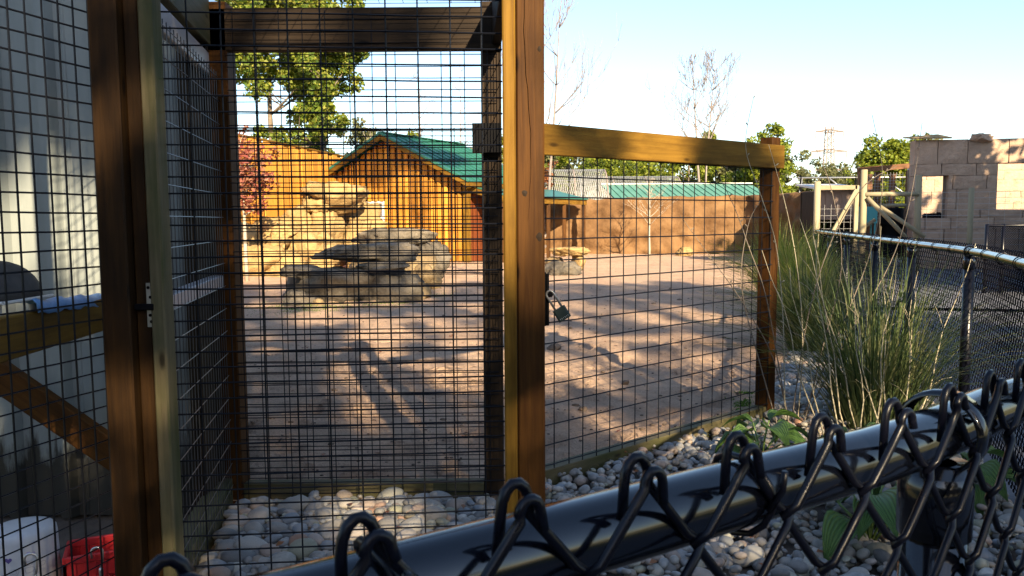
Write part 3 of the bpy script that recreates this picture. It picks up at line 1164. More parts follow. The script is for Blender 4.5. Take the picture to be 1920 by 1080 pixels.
doodle(blob(-0.03, 0.172, 0.011, 0.001, 12, 0.6), 0.0007, 'printed_outline', 'purple_print')
doodle(blob(0.022, 0.168, 0.016, 0.004, 14, 0.45), 0.0007, 'printed_outline', 'grey_print')
doodle(blob(0.055, 0.16, 0.011, 0.003, 14, 1.3), 0.0007, 'printed_outline', 'grey_print')

bask = thing('red_basket', 'red plastic basket with slotted sides on the floor, bottom left', 'basket', (-1.42, 2.68, 0))
m3 = Matrix.Rotation(R(24), 3, 'Z')


def bk(x, y, z):
    v = m3 @ Vector((x, y, 0))
    return (-1.44 + v.x, 2.68 + v.y, z)


for (xa, ya, xb, yb) in ((-0.11, -0.08, 0.10, -0.08), (0.10, -0.08, 0.10, 0.08), (0.10, 0.08, -0.11, 0.08), (-0.11, 0.08, -0.11, -0.08)):
    mb = MB()
    mb.beam(bk(xa, ya, 0.165), bk(xb, yb, 0.165), 0.014, 0.026, c=0.003)
    mb.beam(bk(xa, ya, 0.02), bk(xb, yb, 0.02), 0.006, 0.03, c=0.001)
    mb.beam(bk(xa, ya, 0.125), bk(xb, yb, 0.125), 0.005, 0.05, c=0.001)
    nb = 7
    for i in range(nb + 1):
        t = i / nb
        x, y = xa + (xb - xa) * t, ya + (yb - ya) * t
        mb.beam(bk(x, y, 0.02), bk(x, y, 0.155), 0.012, 0.006, c=0.001)
    mb.build('side', 'red_plastic', bask)
mb = MB()
mb.prism([bk(-0.11, -0.08, 0.01), bk(0.10, -0.08, 0.01), bk(0.10, 0.08, 0.01), bk(-0.11, 0.08, 0.01)], (0, 0, 0.006))
mb.build('bottom', 'red_plastic', bask)
for (hx, hy, hz, lab) in ((-1.375, 2.52, 0.215, 'bare metal snap hook clipped to the wire above the red basket'),
                          (-1.455, 2.30, 0.29, 'bare metal snap hook hanging low between tub and red basket')):
    hk = thing('snap_hook', lab, 'hook', (hx, hy, hz), 'snap hooks on the wire')
    pts = []
    for k in range(11):
        a = math.pi * k / 10
        pts.append((hx + 0.017 * math.cos(a), hy + 0.004 * math.cos(a), hz + 0.017 * math.sin(a)))
    pts = [(pts[0][0] - 0.006, hy, hz - 0.05), (pts[0][0], hy, hz - 0.03)] + pts + [(pts[-1][0], hy, hz - 0.02)]
    MB().tube(pts, 0.0036, 8).build('hook', 'steel', hk, True)
    MB().lathe([(0.004, 0), (0.007, 0.004), (0.007, 0.028), (0.004, 0.034)], (hx + 0.011, hy, hz - 0.085), 10).build('swivel', 'steel', hk, True)

# ------------------------------------------------------------------ mesh fence on timber at the right
mf = thing('mesh_fence', 'low timber and black welded wire fence panel right of centre', 'fence', (0.8, 4.4, 0))
u = Vector((0.762, 0.648, 0))
nn = Vector((0.648, -0.762, 0))
A = Vector((-0.05, 3.645, 0))
B = Vector((1.655, 5.10, 0))
ang = math.atan2(u.y, u.x)
MB().post(B.x, B.y, 0, 1.81, 0.094, 0.094, ang, 0.007).build('end_post', 'wood_amber', mf)
q0 = Vector((-0.02, 3.68, 0)) + nn * 0.068
q1 = B + u * 0.025 + nn * 0.068
MB().beam(q0 + Vector((0, 0, 1.672)), q1 + Vector((0, 0, 1.685)), 0.038, 0.145).build('top_rail', 'wood_light', mf)
MB().beam(A + u * 0.06 + nn * 0.01 + Vector((0, 0, 0.035)), B - u * 0.047 + nn * 0.0 + Vector((0, 0, 0.035)), 0.085, 0.09).build('kick_board', 'wood_weathered', mf)
mb = MB()
a0, a1 = A + u * 0.02 + nn * 0.045, B - u * 0.04 + nn * 0.045
weld(mb, a0[:2], a1[:2], 0.06, 1.63, 0.1, 0.1, 0.0034, x_first=0.075, z_first=0.105, jitter=0.0015)
mb.build('wire_mesh', 'wire_black', mf)

# ------------------------------------------------------------------ black chain link fence along the path
cl = thing('chain_link_fence', 'curving black vinyl chain link fence with glossy top rail in front', 'fence', (0.3, 0.65, 0))
ZR, RR = 1.10, 0.0245
SP = 0.0445            # half a diamond wide
DZ = 0.052             # half a diamond high
ZT = ZR + 0.043
s_end = FS[-1]


def fpt(s, z, out):
    p, t, n = fence_at(s)
    return p + n * out + Vector((0, 0, z))


PHASE = -0.012
ss = np.concatenate([np.arange(0, 3.0, 0.06), np.arange(3.0, s_end, 0.25), [s_end]])
MB().tube([fpt(s, ZR, 0) for s in ss], RR, 24).build('top_rail', 'black_paint', cl, True)


def picket(mb, i, levels, per, n, r, hook=True):
    """one woven wire: flattened spiral, hooked round its neighbours, knuckled at the top"""
    off0 = RR + 0.0075
    pts = []
    fpt = lambda s_, z_, o_: globals()['fpt'](s_ + PHASE, z_, o_)
    even = (i % 2 == 0)
    if hook:
        sgn = -1 if even else 1          # the way the end curls over, on past the apex
        s0 = (i if even else i + 1) * SP
        of = -0.004 if even else 0.004
        tail, cc, rr_, hh = (0.030, 0.0045, 0.0095, 0.0165) if even else (0.013, 0.0015, 0.0070, 0.0085)
        tail += 0.005 * math.sin(i * 2.7)
        pts.append(fpt(s0 + sgn * (cc + rr_ + 0.001), ZT - tail, off0 + of * 1.2))
        for k in range(8):
            a = math.pi * k / 7
            pts.append(fpt(s0 + sgn * (cc + rr_ * math.cos(a)) + 0.0012 * math.sin(i * 5.1), ZT - 0.004 + hh * math.sin(a), off0 + of * (1 - k / 7) - (0.0036 if even else -0.0036) * k / 7))
    for k in range(levels):
        la = (i + ((k + i) % 2)) * SP
        lb = (i + ((k + 1 + i) % 2)) * SP
        za, zb = ZT - k * DZ, ZT - (k + 1) * DZ
        down_right = lb > la
        o = off0 + (-0.0036 if down_right else 0.0036) + 0.0008 * math.sin(i * 3.3 + k * 1.7)
        ov = 0.0035
        if k == 0 and not hook:
            pts.append(fpt(la, za, off0))
        for j in range(per):
            t = (j + 0.5) / per
            e = t
            s = la + (lb - la) * e
            pts.append(fpt(s, za + (zb - za) * t, o))
        pts.append(fpt(lb + (ov if down_right else -ov), zb, off0))
    mb.tube(pts, r, n)


i0 = int(0.45 / SP)
i_near = int(3.3 / SP)
for i in range(i0, i_near):
    mb = MB()
    picket(mb, i, 20, 4, 8, 0.0033)
    mb.build('wire', 'black_vinyl', cl, True)
mb = MB()
SP_NEAR, DZ_NEAR = SP, DZ
s_near = i_near * SP
SP, DZ = 0.027, 0.030
for i in range(int(s_near / SP), int(s_end / SP) - 1):
    picket(mb, i, 36, 1, 3, 0.0029, hook=False)
m_plain('wire_matt', (0.003, 0.0035, 0.008), 0.6, spec=0.08)
mb.build('woven_wires', 'wire_matt', cl, True, 'stuff')


def s_of(x, y):
    i = int(np.argmin((FX - x) ** 2 + (FY - y) ** 2))
    return FS[i]


for k, (x, y) in enumerate([(0.403, 0.727), (2.647, 4.553), (3.042, 5.996), (3.36, 7.30), (3.76, 8.85), (4.12, 10.2), (4.49, 11.6)]):
    s = s_of(x, y)
    p, t, n = fence_at(s)
    c = p + n * (-0.004)
    po = MB().tube([(c.x, c.y, -0.1), (c.x, c.y, ZR - 0.03)], 0.0295, 24).build('post', 'black_vinyl' if k else 'black_paint', cl, True)
    # loop cap: dome on the post, eye round the rail
    mb = MB()
    mb.lathe([(0.0325, -0.10), (0.0328, -0.05), (0.028, -0.036), (0.018, -0.030)], (c.x, c.y, ZR), 24)
    mb.build('cap', 'black_paint', po, True)
    mb = MB()
    ring = []
    n1, prof = 28, [(-0.012, 0.0345), (-0.012, 0.0385), (0.0, 0.0395), (0.012, 0.0385), (0.012, 0.0345)]
    for a in range(n1):
        an = 2 * math.pi * a / n1
        for (l, r) in prof:
            ring.append(p + t * l + n * r * math.cos(an) + Vector((0, 0, ZR + r * math.sin(an))))
    fs = []
    for a in range(n1):
        b = (a + 1) % n1
        for j in range(4):
            fs.append((a * 5 + j, a * 5 + j + 1, b * 5 + j + 1, b * 5 + j))
    mb.add(ring, fs)
    mb.build('eye', 'black_paint', po, True)
# tie wires round the rail
for s in [s_of(0.165, 0.566), s_of(-0.07, 0.41)] + list(np.arange(3.4, s_end, 0.42)):
    ring = []
    for a in range(13):
        an = -0.6 + 2 * math.pi * a / 13
        p, t, n = fence_at(s + 0.004 * math.sin(a))
        ring.append(p + n * 0.029 * math.cos(an) + Vector((0, 0, ZR + 0.029 * math.sin(an))))
    mb = MB().tube(ring, 0.0026, 6, closed=True)
    p, t, n = fence_at(s)
    mb.tube([p + n * 0.028 + Vector((0, 0, ZR - 0.005)), p + n * 0.036 + t * 0.004 + Vector((0, 0, ZR + 0.012)), p + n * 0.039 + t * 0.002 + Vector((0, 0, ZR + 0.026))], 0.0026, 6)
    mb.build('tie_wire', 'black_vinyl', cl, True)

# second run of black fence across the path
bf = thing('black_fence_panel', 'short dark chain link fence across the path at the right edge', 'fence', (9.2, 13.6, 0))
fa, fb = Vector((8.05, 13.4, 0)), Vector((11.6, 14.6, 0))
for t in (0.0, 0.1, 0.55, 1.0):
    p = fa.lerp(fb, t)
    MB().tube([(p.x, p.y, 0), (p.x, p.y, 1.18)], 0.03, 10).build('post', 'black_vinyl', bf, True)
MB().tube([fa + Vector((0, 0, 1.15)), fb + Vector((0, 0, 1.15))], 0.022, 10).build('top_rail', 'black_vinyl', bf, True)
mb = MB()
d = (fb - fa).normalized()
L = (fb - fa).length
x = -1.15
while x < L:
    for sg in (1, -1):
        xa, xb, za, zb = (x, x + 1.12, 0.02, 1.14) if sg > 0 else (x, x + 1.12, 1.14, 0.02)
        if xa < 0:
            za += (zb - za) * (-xa) / 1.12
            xa = 0
        if xb > L:
            zb = za + (zb - za) * (L - xa) / (xb - xa)
            xb = L
        mb.tube([fa + d * xa + Vector((0, 0, za)), fa + d * xb + Vector((0, 0, zb))], 0.005, 3, caps=False)
    x += 0.04
mb.build('woven_wires', 'wire_matt', bf, False, 'stuff')

# ------------------------------------------------------------------ plants in the gravel
def grass_clump(name, label, x, y, n, h, spread, mat, seed, seed_heads=0):
    rs = np.random.default_rng(seed)
    g = thing(name, label, 'grass', (x, y, 0), 'ornamental grass clumps')
    V, F = [], []
    k = 0
    for _ in range(n):
        a = rs.uniform(0, 6.283)
        r0 = spread * 0.22 * math.sqrt(rs.uniform(0, 1))
        L = h * rs.uniform(0.55, 1.12)
        lean = rs.uniform(0.05, 1.0) ** 1.1 * 0.72
        w = rs.uniform(0.0022, 0.0058) * (1 + h * 0.2)
        dr = np.array([math.cos(a), math.sin(a)])
        sd = np.array([-dr[1], dr[0]])
        tw = rs.uniform(-0.3, 0.3)
        nseg = 5
        for j in range(nseg + 1):
            t = j / nseg
            hor = r0 + L * (lean * t * 0.75 + lean * 0.55 * t ** 3)
            ver = L * (t * (1 - 0.22 * lean) - 0.45 * lean * t ** 3)
            ww = w * (1 - t) ** 0.6 + 0.0004
            c = dr * hor + sd * tw * L * 0.3 * t * t
            V.append((c[0] - sd[0] * ww, c[1] - sd[1] * ww, ver))
            V.append((c[0] + sd[0] * ww, c[1] + sd[1] * ww, ver + 0.002))
        for j in range(nseg):
            F.append((k + 2 * j, k + 2 * j + 1, k + 2 * j + 3, k + 2 * j + 2))
        k += 2 * (nseg + 1)
    link('blades', np_mesh('blades', V, F, mat, True), g)
    return g


g1 = grass_clump('grass_clump', 'large dark green ornamental grass clump beside the curving chain link fence', 2.26, 4.85, 640, 1.15, 1.15, 'grass_blade', 3)
grass_clump('grass_clump', 'sunlit yellow green grass clump next to the far end of chain link', 3.55, 9.6, 1500, 1.25, 1.0, 'grass_sunny', 4)
grass_clump('grass_clump', 'mid distance grass clump between the timber end post and far clump', 2.85, 7.5, 1200, 1.0, 0.8, 'grass_blade', 6)
grass_clump('grass_clump', 'pale farthest grass clump in front of the mud wall end', 4.3, 12.8, 900, 1.35, 1.1, 'grass_sunny', 8)
# dry stalks standing in the near clump
strs = random.Random(12)
stalk_data = [(1.78, 4.45, -0.32, 1.12), (1.80, 4.47, -0.22, 1.02), (1.87, 4.42, -0.16, 1.18), (1.95, 4.5, -0.2, 1.2), (2.0, 4.4, -0.1, 0.95), (2.07, 4.46, 0.10, 1.1),
              (2.1, 4.4, -0.24, 1.05), (2.17, 4.5, -0.05, 1.25), (2.24, 4.42, 0.02, 1.0), (2.35, 4.6, 0.0, 0.95), (2.05, 4.55, -0.3, 1.3), (2.3, 4.5, 0.3, 1.15)]
for k, (x, y, ln, h) in enumerate(stalk_data):
    pts = []
    for j in range(8):
        t = j / 7
        pts.append((x + ln * t * h + 0.012 * math.sin(j * 1.7 + k), y + 0.02 * math.sin(j + k * 2), h * t))
    mb = MB().tube(pts, [0.0048 - 0.0035 * j / 7 for j in range(8)], 6)
    for j in (2, 4, 5):
        p = Vector(pts[j])
        e = p + Vector((strs.uniform(-0.12, 0.12), strs.uniform(-0.05, 0.05), strs.uniform(0.05, 0.16)))
        mb.tube([p, (p + e) / 2 + Vector((0, 0, 0.015)), e], [0.0018, 0.0014, 0.0008], 4)
    mb.build('dry_stalk', 'dry_stalk', g1, True)

# thin bare canes arching beside the end post
tw = thing('bare_cane_shrub', 'thin leafless canes with buds arching across the timber end post', 'shrub', (1.72, 4.75, 0))
cane = [[(1.66, 4.72, 0.0), (1.64, 4.70, 0.35), (1.62, 4.7, 0.75), (1.57, 4.7, 1.15), (1.47, 4.7, 1.45), (1.38, 4.7, 1.72), (1.42, 4.7, 2.0)],
        [(1.70, 4.75, 0.0), (1.62, 4.74, 0.4), (1.52, 4.72, 0.85), (1.42, 4.72, 1.12), (1.32, 4.72, 1.38), (1.20, 4.72, 1.6)],
        [(1.72, 4.8, 0.0), (1.6, 4.8, 0.45), (1.40, 4.8, 0.8), (1.22, 4.8, 1.05), (1.02, 4.8, 1.32)],
        [(1.80, 4.9, 0.0), (1.82, 4.9, 0.5), (1.78, 4.9, 0.95), (1.70, 4.9, 1.35), (1.58, 4.9, 1.75)],
        [(1.84, 4.9, 0.0), (1.95, 4.9, 0.5), (2.05, 4.9, 1.0), (1.98, 4.9, 1.45), (1.86, 4.9, 1.75)],
        [(1.86, 5.0, 0.0), (2.1, 5.0, 0.6), (2.3, 5.05, 1.1), (2.38, 5.1, 1.55), (2.30, 5.1, 1.95)],
        [(1.88, 5.0, 0.0), (2.15, 5.0, 0.55), (2.42, 5.05, 1.0), (2.56, 5.1, 1.4), (2.62, 5.1, 1.9)],
        [(1.62, 4.7, 0.0), (1.48, 4.68, 0.45), (1.36, 4.66, 0.9), (1.39, 4.66, 1.25), (1.46, 4.66, 1.4)],
        [(1.76, 4.9, 0.0), (1.86, 4.92, 0.7), (2.02, 4.95, 1.2), (2.2, 4.95, 1.5), (2.42, 5.0, 1.62)]]
for k, c in enumerate(cane):
    P = catmull3 = [Vector(p) for p in c]
    Q = [P[0]] + P + [P[-1]]
    pts = []
    for i in range(1, len(Q) - 2):
        a, b, c_, d_ = Q[i - 1:i + 3]
        for j in range(5):
            t = j / 5
            pts.append(0.5 * ((2 * b) + (c_ - a) * t + (2 * a - 5 * b + 4 * c_ - d_) * t * t + (3 * b - a - 3 * c_ + d_) * t ** 3))
    pts.append(P[-1])
    m_ = len(pts)
    mb = MB().tube(pts, [0.0045 - 0.003 * i / m_ for i in range(m_)], 5)
    for i in range(6, m_, 3):
        p = pts[i]
        e = p + Vector((strs.uniform(-0.02, 0.02), strs.uniform(-0.01, 0.01), 0.012))
        mb.tube([p, e, e + (e - p) * 0.4], [0.002, 0.0042, 0.001], 5)
    mb.build('cane', 'dry_stalk' if k in (0, 3) else 'twig', tw, True)


# hostas
def hosta_leaf(L, W):
    V, UV, nl, nw = [], [], 9, 6
    for i in range(nl + 1):
        t = i / nl
        w = W * (math.sin(math.pi * min(1, t ** 0.72 * 1.0)) ** 0.85) * (1 - 0.12 * t)
        for j in range(nw + 1):
            s = j / nw * 2 - 1
            x = t * L
            y = s * w * 0.5
            z = 0.32 * t * L - 0.75 * t * t * L + abs(s) ** 1.5 * w * 0.28 + 0.006 * math.sin(t * 14 + s * 3) * abs(s)
            V.append((x, y, z))
    F, uv = [], []
    for i in range(nl):
        for j in range(nw):
            a = i * (nw + 1) + j
            q = (a, a + nw + 1, a + nw + 2, a + 1)
            F.append(q)
            for v in q:
                ii, jj_ = divmod(v, nw + 1)
                uv.append((ii / nl, jj_ / nw))
    return np_mesh('leaf', V, F, 'hosta_leaf', True, uv)


hl = [hosta_leaf(0.22, 0.15), hosta_leaf(0.19, 0.115), hosta_leaf(0.26, 0.16)]
m_plain('hosta_stem', (0.12, 0.19, 0.05), 0.5)
for (x, y, n_, sz, lab, sd) in ((1.42, 3.05, 15, 0.98, 'nearest hosta with broad ribbed leaves behind the chain link wires', 1),
                                (1.32, 4.1, 14, 0.82, 'low hosta clump in the gravel in front of the timber end post', 2),
                                (2.10, 3.55, 8, 0.8, 'small hosta at right seen below the top rail past its post', 3),
                                (1.75, 3.95, 10, 0.8, 'hosta growing at the foot of the large grass clump', 4)):
    rs = random.Random(sd)
    h = thing('hosta', lab, 'plant', (x, y, 0), 'hostas in the gravel')
    stems = MB()
    for k in range(n_):
        a = 2.4 * k + rs.uniform(-0.3, 0.3)
        t = k / n_
        r = sz * (0.05 + 0.13 * t)
        z = sz * (0.26 - 0.16 * t) + rs.uniform(-0.01, 0.02)
        o = link('leaf', hl[k % 3], h)
        o.location = (r * math.cos(a), r * math.sin(a), z)
        o.rotation_euler = (rs.uniform(-0.3, 0.3), rs.uniform(-0.35, 0.25) + 0.25 * t, a)
        o.scale = (sz,) * 3
        stems.tube([(x, y, -0.01), (x + r * 0.5 * math.cos(a), y + r * 0.5 * math.sin(a), z * 0.65), (x + r * math.cos(a), y + r * math.sin(a), z)], 0.004, 5)
    stems.build('stem', 'hosta_stem', h, True)

# moss and clods
def tuft_patch(name, spots, n, mat, seed, kindlabel):
    rs = np.random.default_rng(seed)
    V, F = [], []
    for _ in range(n):
        cx_, cy_, r = spots[rs.integers(len(spots))]
        x, y = cx_ + rs.normal() * r, cy_ + rs.normal() * r * 1.4
        z = sand_z(x, y)
        a, h, w = rs.uniform(0, 6.28), rs.uniform(0.004, 0.018), rs.uniform(0.003, 0.007)
        k = len(V)
        V += [(x - w * math.cos(a), y - w * math.sin(a), z), (x + w * math.cos(a), y + w * math.sin(a), z), (x + rs.normal() * 0.01, y + rs.normal() * 0.01, z + h)]
        F.append((k, k + 1, k + 2))
    o = link(name, np_mesh(name, V, F, mat), None, 'stuff')
    tag(o, *kindlabel)


tuft_patch('short_grass', [(1.53, 5.22, 0.03), (1.62, 5.5, 0.035), (1.58, 5.35, 0.03), (1.72, 5.75, 0.04)], 900, 'moss', 1, ('bright green moss and short grass at the foot of the end post', 'moss'))
tuft_patch('short_grass', [(-3.3, 11.7, 0.35), (-2.7, 11.9, 0.35), (-2.0, 12.4, 0.3), (-3.0, 11.5, 0.25), (-1.55, 13.6, 0.3)], 5000, 'moss', 2, ('green grass fringe round the grey boulder pile', 'grass'))
cv, cf = [], []
crs = np.random.default_rng(9)
o_ = 0
for _ in range(2600):
    y = 3.7 + crs.uniform(0, 1) ** 1.8 * 11
    x = crs.uniform(-0.42, 0.42) * (y + 3)
    if y < yline(x) + 0.05:
        continue
    s = crs.lognormal(-5.0, 0.5)
    v, f = shapes1[crs.integers(10)]
    cv.append(v * [s * crs.uniform(0.9, 1.8), s, s * 0.6] + [x, y, sand_z(x, y) + s * 0.15])
    cf.append(f + o_)
    o_ += len(v)
o = link('clods', np_mesh('clods', np.concatenate(cv), np.concatenate(cf), 'clod'), None, 'stuff')
tag(o, 'dark clods and droppings scattered over the sand', 'clods')

# ------------------------------------------------------------------ boulders in the yard
def boulder(name, label, loc, size, seed, mat, rot=0, tilt=(0, 0), group=None, facets=12, parent=None, rough=0.15, flat=0.0):
    o = link(name, rock_mesh(name, size, seed, mat, facets, rough, 4, flat), parent)
    off = org(parent)
    o.location = (loc[0] - off[0], loc[1] - off[1], loc[2] - off[2])
    o.rotation_euler = (tilt[0], tilt[1], rot)
    if parent is None:
        tag(o, label, 'boulder', group)
    return o


lrs = np.random.default_rng(17)
V, F = [], []
for _ in range(260):
    if lrs.random() < 0.6:
        x, y = lrs.uniform(-1.1, 2.6), lrs.uniform(1.6, 6.0)
        if not in_gravel(x, y):
            continue
        z = 0.058
    else:
        y = lrs.uniform(3.8, 9)
        x = lrs.uniform(-0.36, 0.36) * y
        if y < yline(x) + 0.08:
            continue
        z = sand_z(x, y) + 0.012
    a, L = lrs.uniform(0, 6.28), lrs.uniform(0.012, 0.026)
    c, d_ = np.array([math.cos(a), math.sin(a), lrs.uniform(-0.3, 0.3)]) * L, np.array([-math.sin(a), math.cos(a), lrs.uniform(-0.4, 0.4)]) * L * 0.55
    p = np.array([x, y, z])
    k = len(V)
    V += [p - c, p + d_ + [0, 0, 0.006], p + c, p - d_ + [0, 0, 0.004]]
    F.append((k, k + 1, k + 2, k + 3))
o = link('fallen_leaves', np_mesh('fallen_leaves', V, F, 'leaf_rust'), None, 'stuff')
tag(o, 'small brown fallen leaves strewn over gravel and sand', 'leaves')
GP = 'boulders of the grey pile'
RF = 1.12
boulder('boulder', 'largest grey boulder, long and low at the front of the pile', (-2.98, 12.75, 0.20), (0.84, 0.62, 0.46), 51, 'rock_grey', 0.1, group=GP)
boulder('boulder', 'grey boulder carrying the flat slab at front right of pile', (-2.10, 12.95, 0.18), (0.62, 0.52, 0.46), 52, 'rock_grey', -0.2, group=GP)
boulder('boulder', 'flat overhanging grey slab on top of the pile', (-2.30, 13.3, 0.76), (0.86, 0.66, 0.21), 13, 'rock_grey', 0.06, (0.0, -0.04), GP, flat=0.5)
boulder('boulder', 'small pale wedge boulder at the front left foot of the pile', (-3.28, 11.95, 0.10), (0.25, 0.22, 0.17), 14, 'rock_grey', 0.5, group=GP)
boulder('boulder', 'thin tilted slab leaning on the left shoulder of the pile', (-3.35, 12.6, 0.50), (0.42, 0.45, 0.10), 71, 'rock_grey', 0.3, (0.05, 0.10), GP, flat=0.5)
boulder('boulder', 'thin dark slab wedged below the overhanging slab', (-2.05, 12.75, 0.56), (0.52, 0.42, 0.10), 72, 'rock_grey', -0.2, (0.0, -0.05), GP, flat=0.5)
boulder('boulder', 'angular block at the right foot of the pile', (-1.62, 12.9, 0.10), (0.26, 0.3, 0.24), 73, 'rock_ochre', 0.4, group=GP)
boulder('boulder', 'little brown stone at the front foot of the pile', (-2.92, 11.85, 0.06), (0.11, 0.10, 0.09), 15, 'rock_ochre', 0.2, group=GP)
boulder('boulder', 'wide ochre boulder behind the flat slab', (-2.15, 15.3, 0.28), (0.90, 0.65, 0.5), 16, 'rock_ochre', 0.15, group=GP)
boulder('boulder', 'pale boulder at right end of the ochre boulder', (-1.62, 14.8, 0.20), (0.28, 0.35, 0.32), 24, 'rock_ochre', 0.6, group=GP)
boulder('boulder', 'long dark upper slab roofing the low hollow', (-2.45, 17.2, 0.93), (0.95, 0.65, 0.25), 17, 'rock_grey', -0.05, (0, 0.02), GP, flat=0.4)
boulder('boulder', 'grey block under the left end of the upper slab', (-2.75, 17.3, 0.40), (0.45, 0.5, 0.42), 18, 'rock_grey', 0.3, group=GP)
boulder('boulder', 'rounded grey block under the right end of the upper slab', (-1.68, 17.0, 0.42), (0.32, 0.5, 0.5), 19, 'rock_grey', 0.2, group=GP)
boulder('boulder', 'grey block closing the back of the hollow', (-2.1, 18.0, 0.42), (0.7, 0.3, 0.5), 20, 'rock_grey', 0, group=GP)
boulder('boulder', 'flat pale slab of the stone bench right of the centre post', (1.42, 19.9, 0.50), (0.50, 0.45, 0.145), 31, 'rock_tan', 0.1, group='stones of the bench', flat=0.4)
boulder('boulder', 'grey block lying in front of the stone bench', (1.20, 18.4, 0.12), (0.48, 0.42, 0.25), 32, 'rock_grey', 0.0, group='stones of the bench')
boulder('boulder', 'upright pale stone under the right end of the bench', (1.70, 19.9, 0.2), (0.14, 0.3, 0.26), 33, 'rock_tan', 0.3, group='stones of the bench')
boulder('boulder', 'brown stone under the left end of the bench', (1.08, 20.0, 0.16), (0.28, 0.3, 0.24), 34, 'rock_ochre', 0.3, group='stones of the bench')
boulder('boulder', 'lone pale rock lying before the mud wall', (6.05, 27.6, 0.14), (0.32, 0.28, 0.24), 35, 'rock_tan', 0.4)
for k, (x, y, r) in enumerate([(0.42, 7.75, 0.055), (0.47, 5.2, 0.03), (0.9, 6.2, 0.03)]):
    o = boulder('clod_of_earth', ['fist sized dark clod on the sand below the padlock', 'small dark clod nearest the mesh fence', 'small dark clod mid yard behind the mesh fence'][k],
                (x, y, sand_z(x, y) + r * 0.4), (r * 1.3, r, r * 0.8), 60 + k, 'clod', k, rough=0.12)
    o['category'] = 'clod'

rf = thing('rock_formation', 'tall sunlit tan artificial rock outcrop with overhang left of the cabin', 'rock', (-5.0, 20.0, 0))
for k, (x, y, z, a, b, c, rot) in enumerate([
        (-4.52, 20.4, 1.68, 0.86, 0.7, 0.40, 0.05), (-4.80, 20.3, 0.95, 0.42, 0.6, 0.85, 0.1), (-4.05, 20.8, 0.62, 0.30, 0.5, 0.72, 0.2),
        (-4.3, 21.4, 0.8, 0.7, 0.5, 0.9, 0.0), (-5.35, 20.2, 0.90, 0.52, 0.6, 0.66, 0.4), (-5.15, 19.6, 0.42, 0.62, 0.5, 0.55, 0.2),
        (-5.95, 19.6, 0.72, 0.55, 0.6, 0.62, -0.2), (-6.05, 18.6, 0.25, 0.65, 0.5, 0.45, 0.3), (-5.35, 18.7, 0.22, 0.5, 0.45, 0.36, -0.3),
        (-4.65, 19.4, 0.3, 0.42, 0.4, 0.45, 0.5), (-6.7, 19.4, 0.55, 0.6, 0.6, 0.65, 0.2), (-5.7, 18.9, 0.62, 0.32, 0.35, 0.25, 0.7),
        (-4.95, 20.1, 1.55, 0.35, 0.45, 0.25, 0.3), (-5.55, 19.2, 0.95, 0.28, 0.3, 0.2, 0.1), (-4.72, 19.6, 0.75, 0.25, 0.3, 0.22, 0.5)]):
    boulder('boulder', '', (x, y, z * RF), (a * 1.18, b * 1.15, c * RF * 1.12), 40 + k, 'rock_tan', rot, parent=rf, rough=0.16)
MB().tube([(-5.05, 19.75, 1.93), (-4.8, 20.0, 1.95), (-4.55, 20.3, 1.97)], 0.085, 10).build('log_end', 'wood_dark', rf, True)

# ------------------------------------------------------------------ timber cabin with green metal roof
C0 = Vector((-1.39, 24.3, 0))                    # near right corner
gl = Vector((-0.869, 0.497, 0)).normalized()     # along the gable, to the left
rg = Vector((0.497, 0.869, 0)).normalized()      # along the ridge, away
HW, ZE, ZP, LEN = 2.9, 2.62, 4.02, 3.85
cab = thing('cabin', 'orange board sided cabin with a green metal gable roof', 'cabin', (-3.9, 26, 0))


def gp(s, out, z):
    return C0 + gl * s - rg * out + Vector((0, 0, z))


def zroof(s):
    return ZE + (ZP - ZE) * (1 - abs(s - HW) / HW) + 0.02


nb = 46
bw = 2 * HW / nb
for k in range(nb):
    s0, s1 = k * bw + 0.004, (k + 1) * bw - 0.004
    out = 0.085 if k % 2 else 0.0
    holes = 3.17 < (s0 + s1) / 2 < 3.89
    segs = [(0.0, None)] if not holes else [(0.0, 0.88), (1.93, None)]
    for z0, z1 in segs:
        mb = MB()
        if z1 is None:
            poly = [gp(s0, out, z0), gp(s1, out, z0), gp(s1, out, zroof(s1) - 0.08)]
            if s0 < HW < s1:
                poly.append(gp(HW, out, zroof(HW) - 0.08))
            poly.append(gp(s0, out, zroof(s0) - 0.08))
        else:
            poly = [gp(s0, out, z0), gp(s1, out, z0), gp(s1, out, z1), gp(s0, out, z1)]
        mb.prism(poly, rg * 0.03)
        mb.build('board', 'wood_siding', cab)
mb = MB()
mb.prism([gp(0.02, -0.05, 0), gp(2 * HW - 0.02, -0.05, 0), gp(2 * HW - 0.02, -0.05, ZE - 0.1), gp(HW, -0.05, ZP - 0.12), gp(0.02, -0.05, ZE - 0.1)], rg * (LEN - 0.1))
mb.build('wall_core', 'wood_dark', cab)
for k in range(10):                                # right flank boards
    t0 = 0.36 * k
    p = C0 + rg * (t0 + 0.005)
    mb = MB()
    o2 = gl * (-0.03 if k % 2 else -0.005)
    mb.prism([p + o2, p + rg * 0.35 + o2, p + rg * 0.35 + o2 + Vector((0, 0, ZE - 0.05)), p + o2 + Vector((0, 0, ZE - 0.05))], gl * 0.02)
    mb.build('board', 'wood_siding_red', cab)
mb = MB()
mb.post(C0.x + 0.03, C0.y - 0.06, 0, ZE - 0.05, 0.17, 0.17, math.atan2(gl.y, gl.x), 0.004)
mb.build('corner_board', 'wood_light', cab)
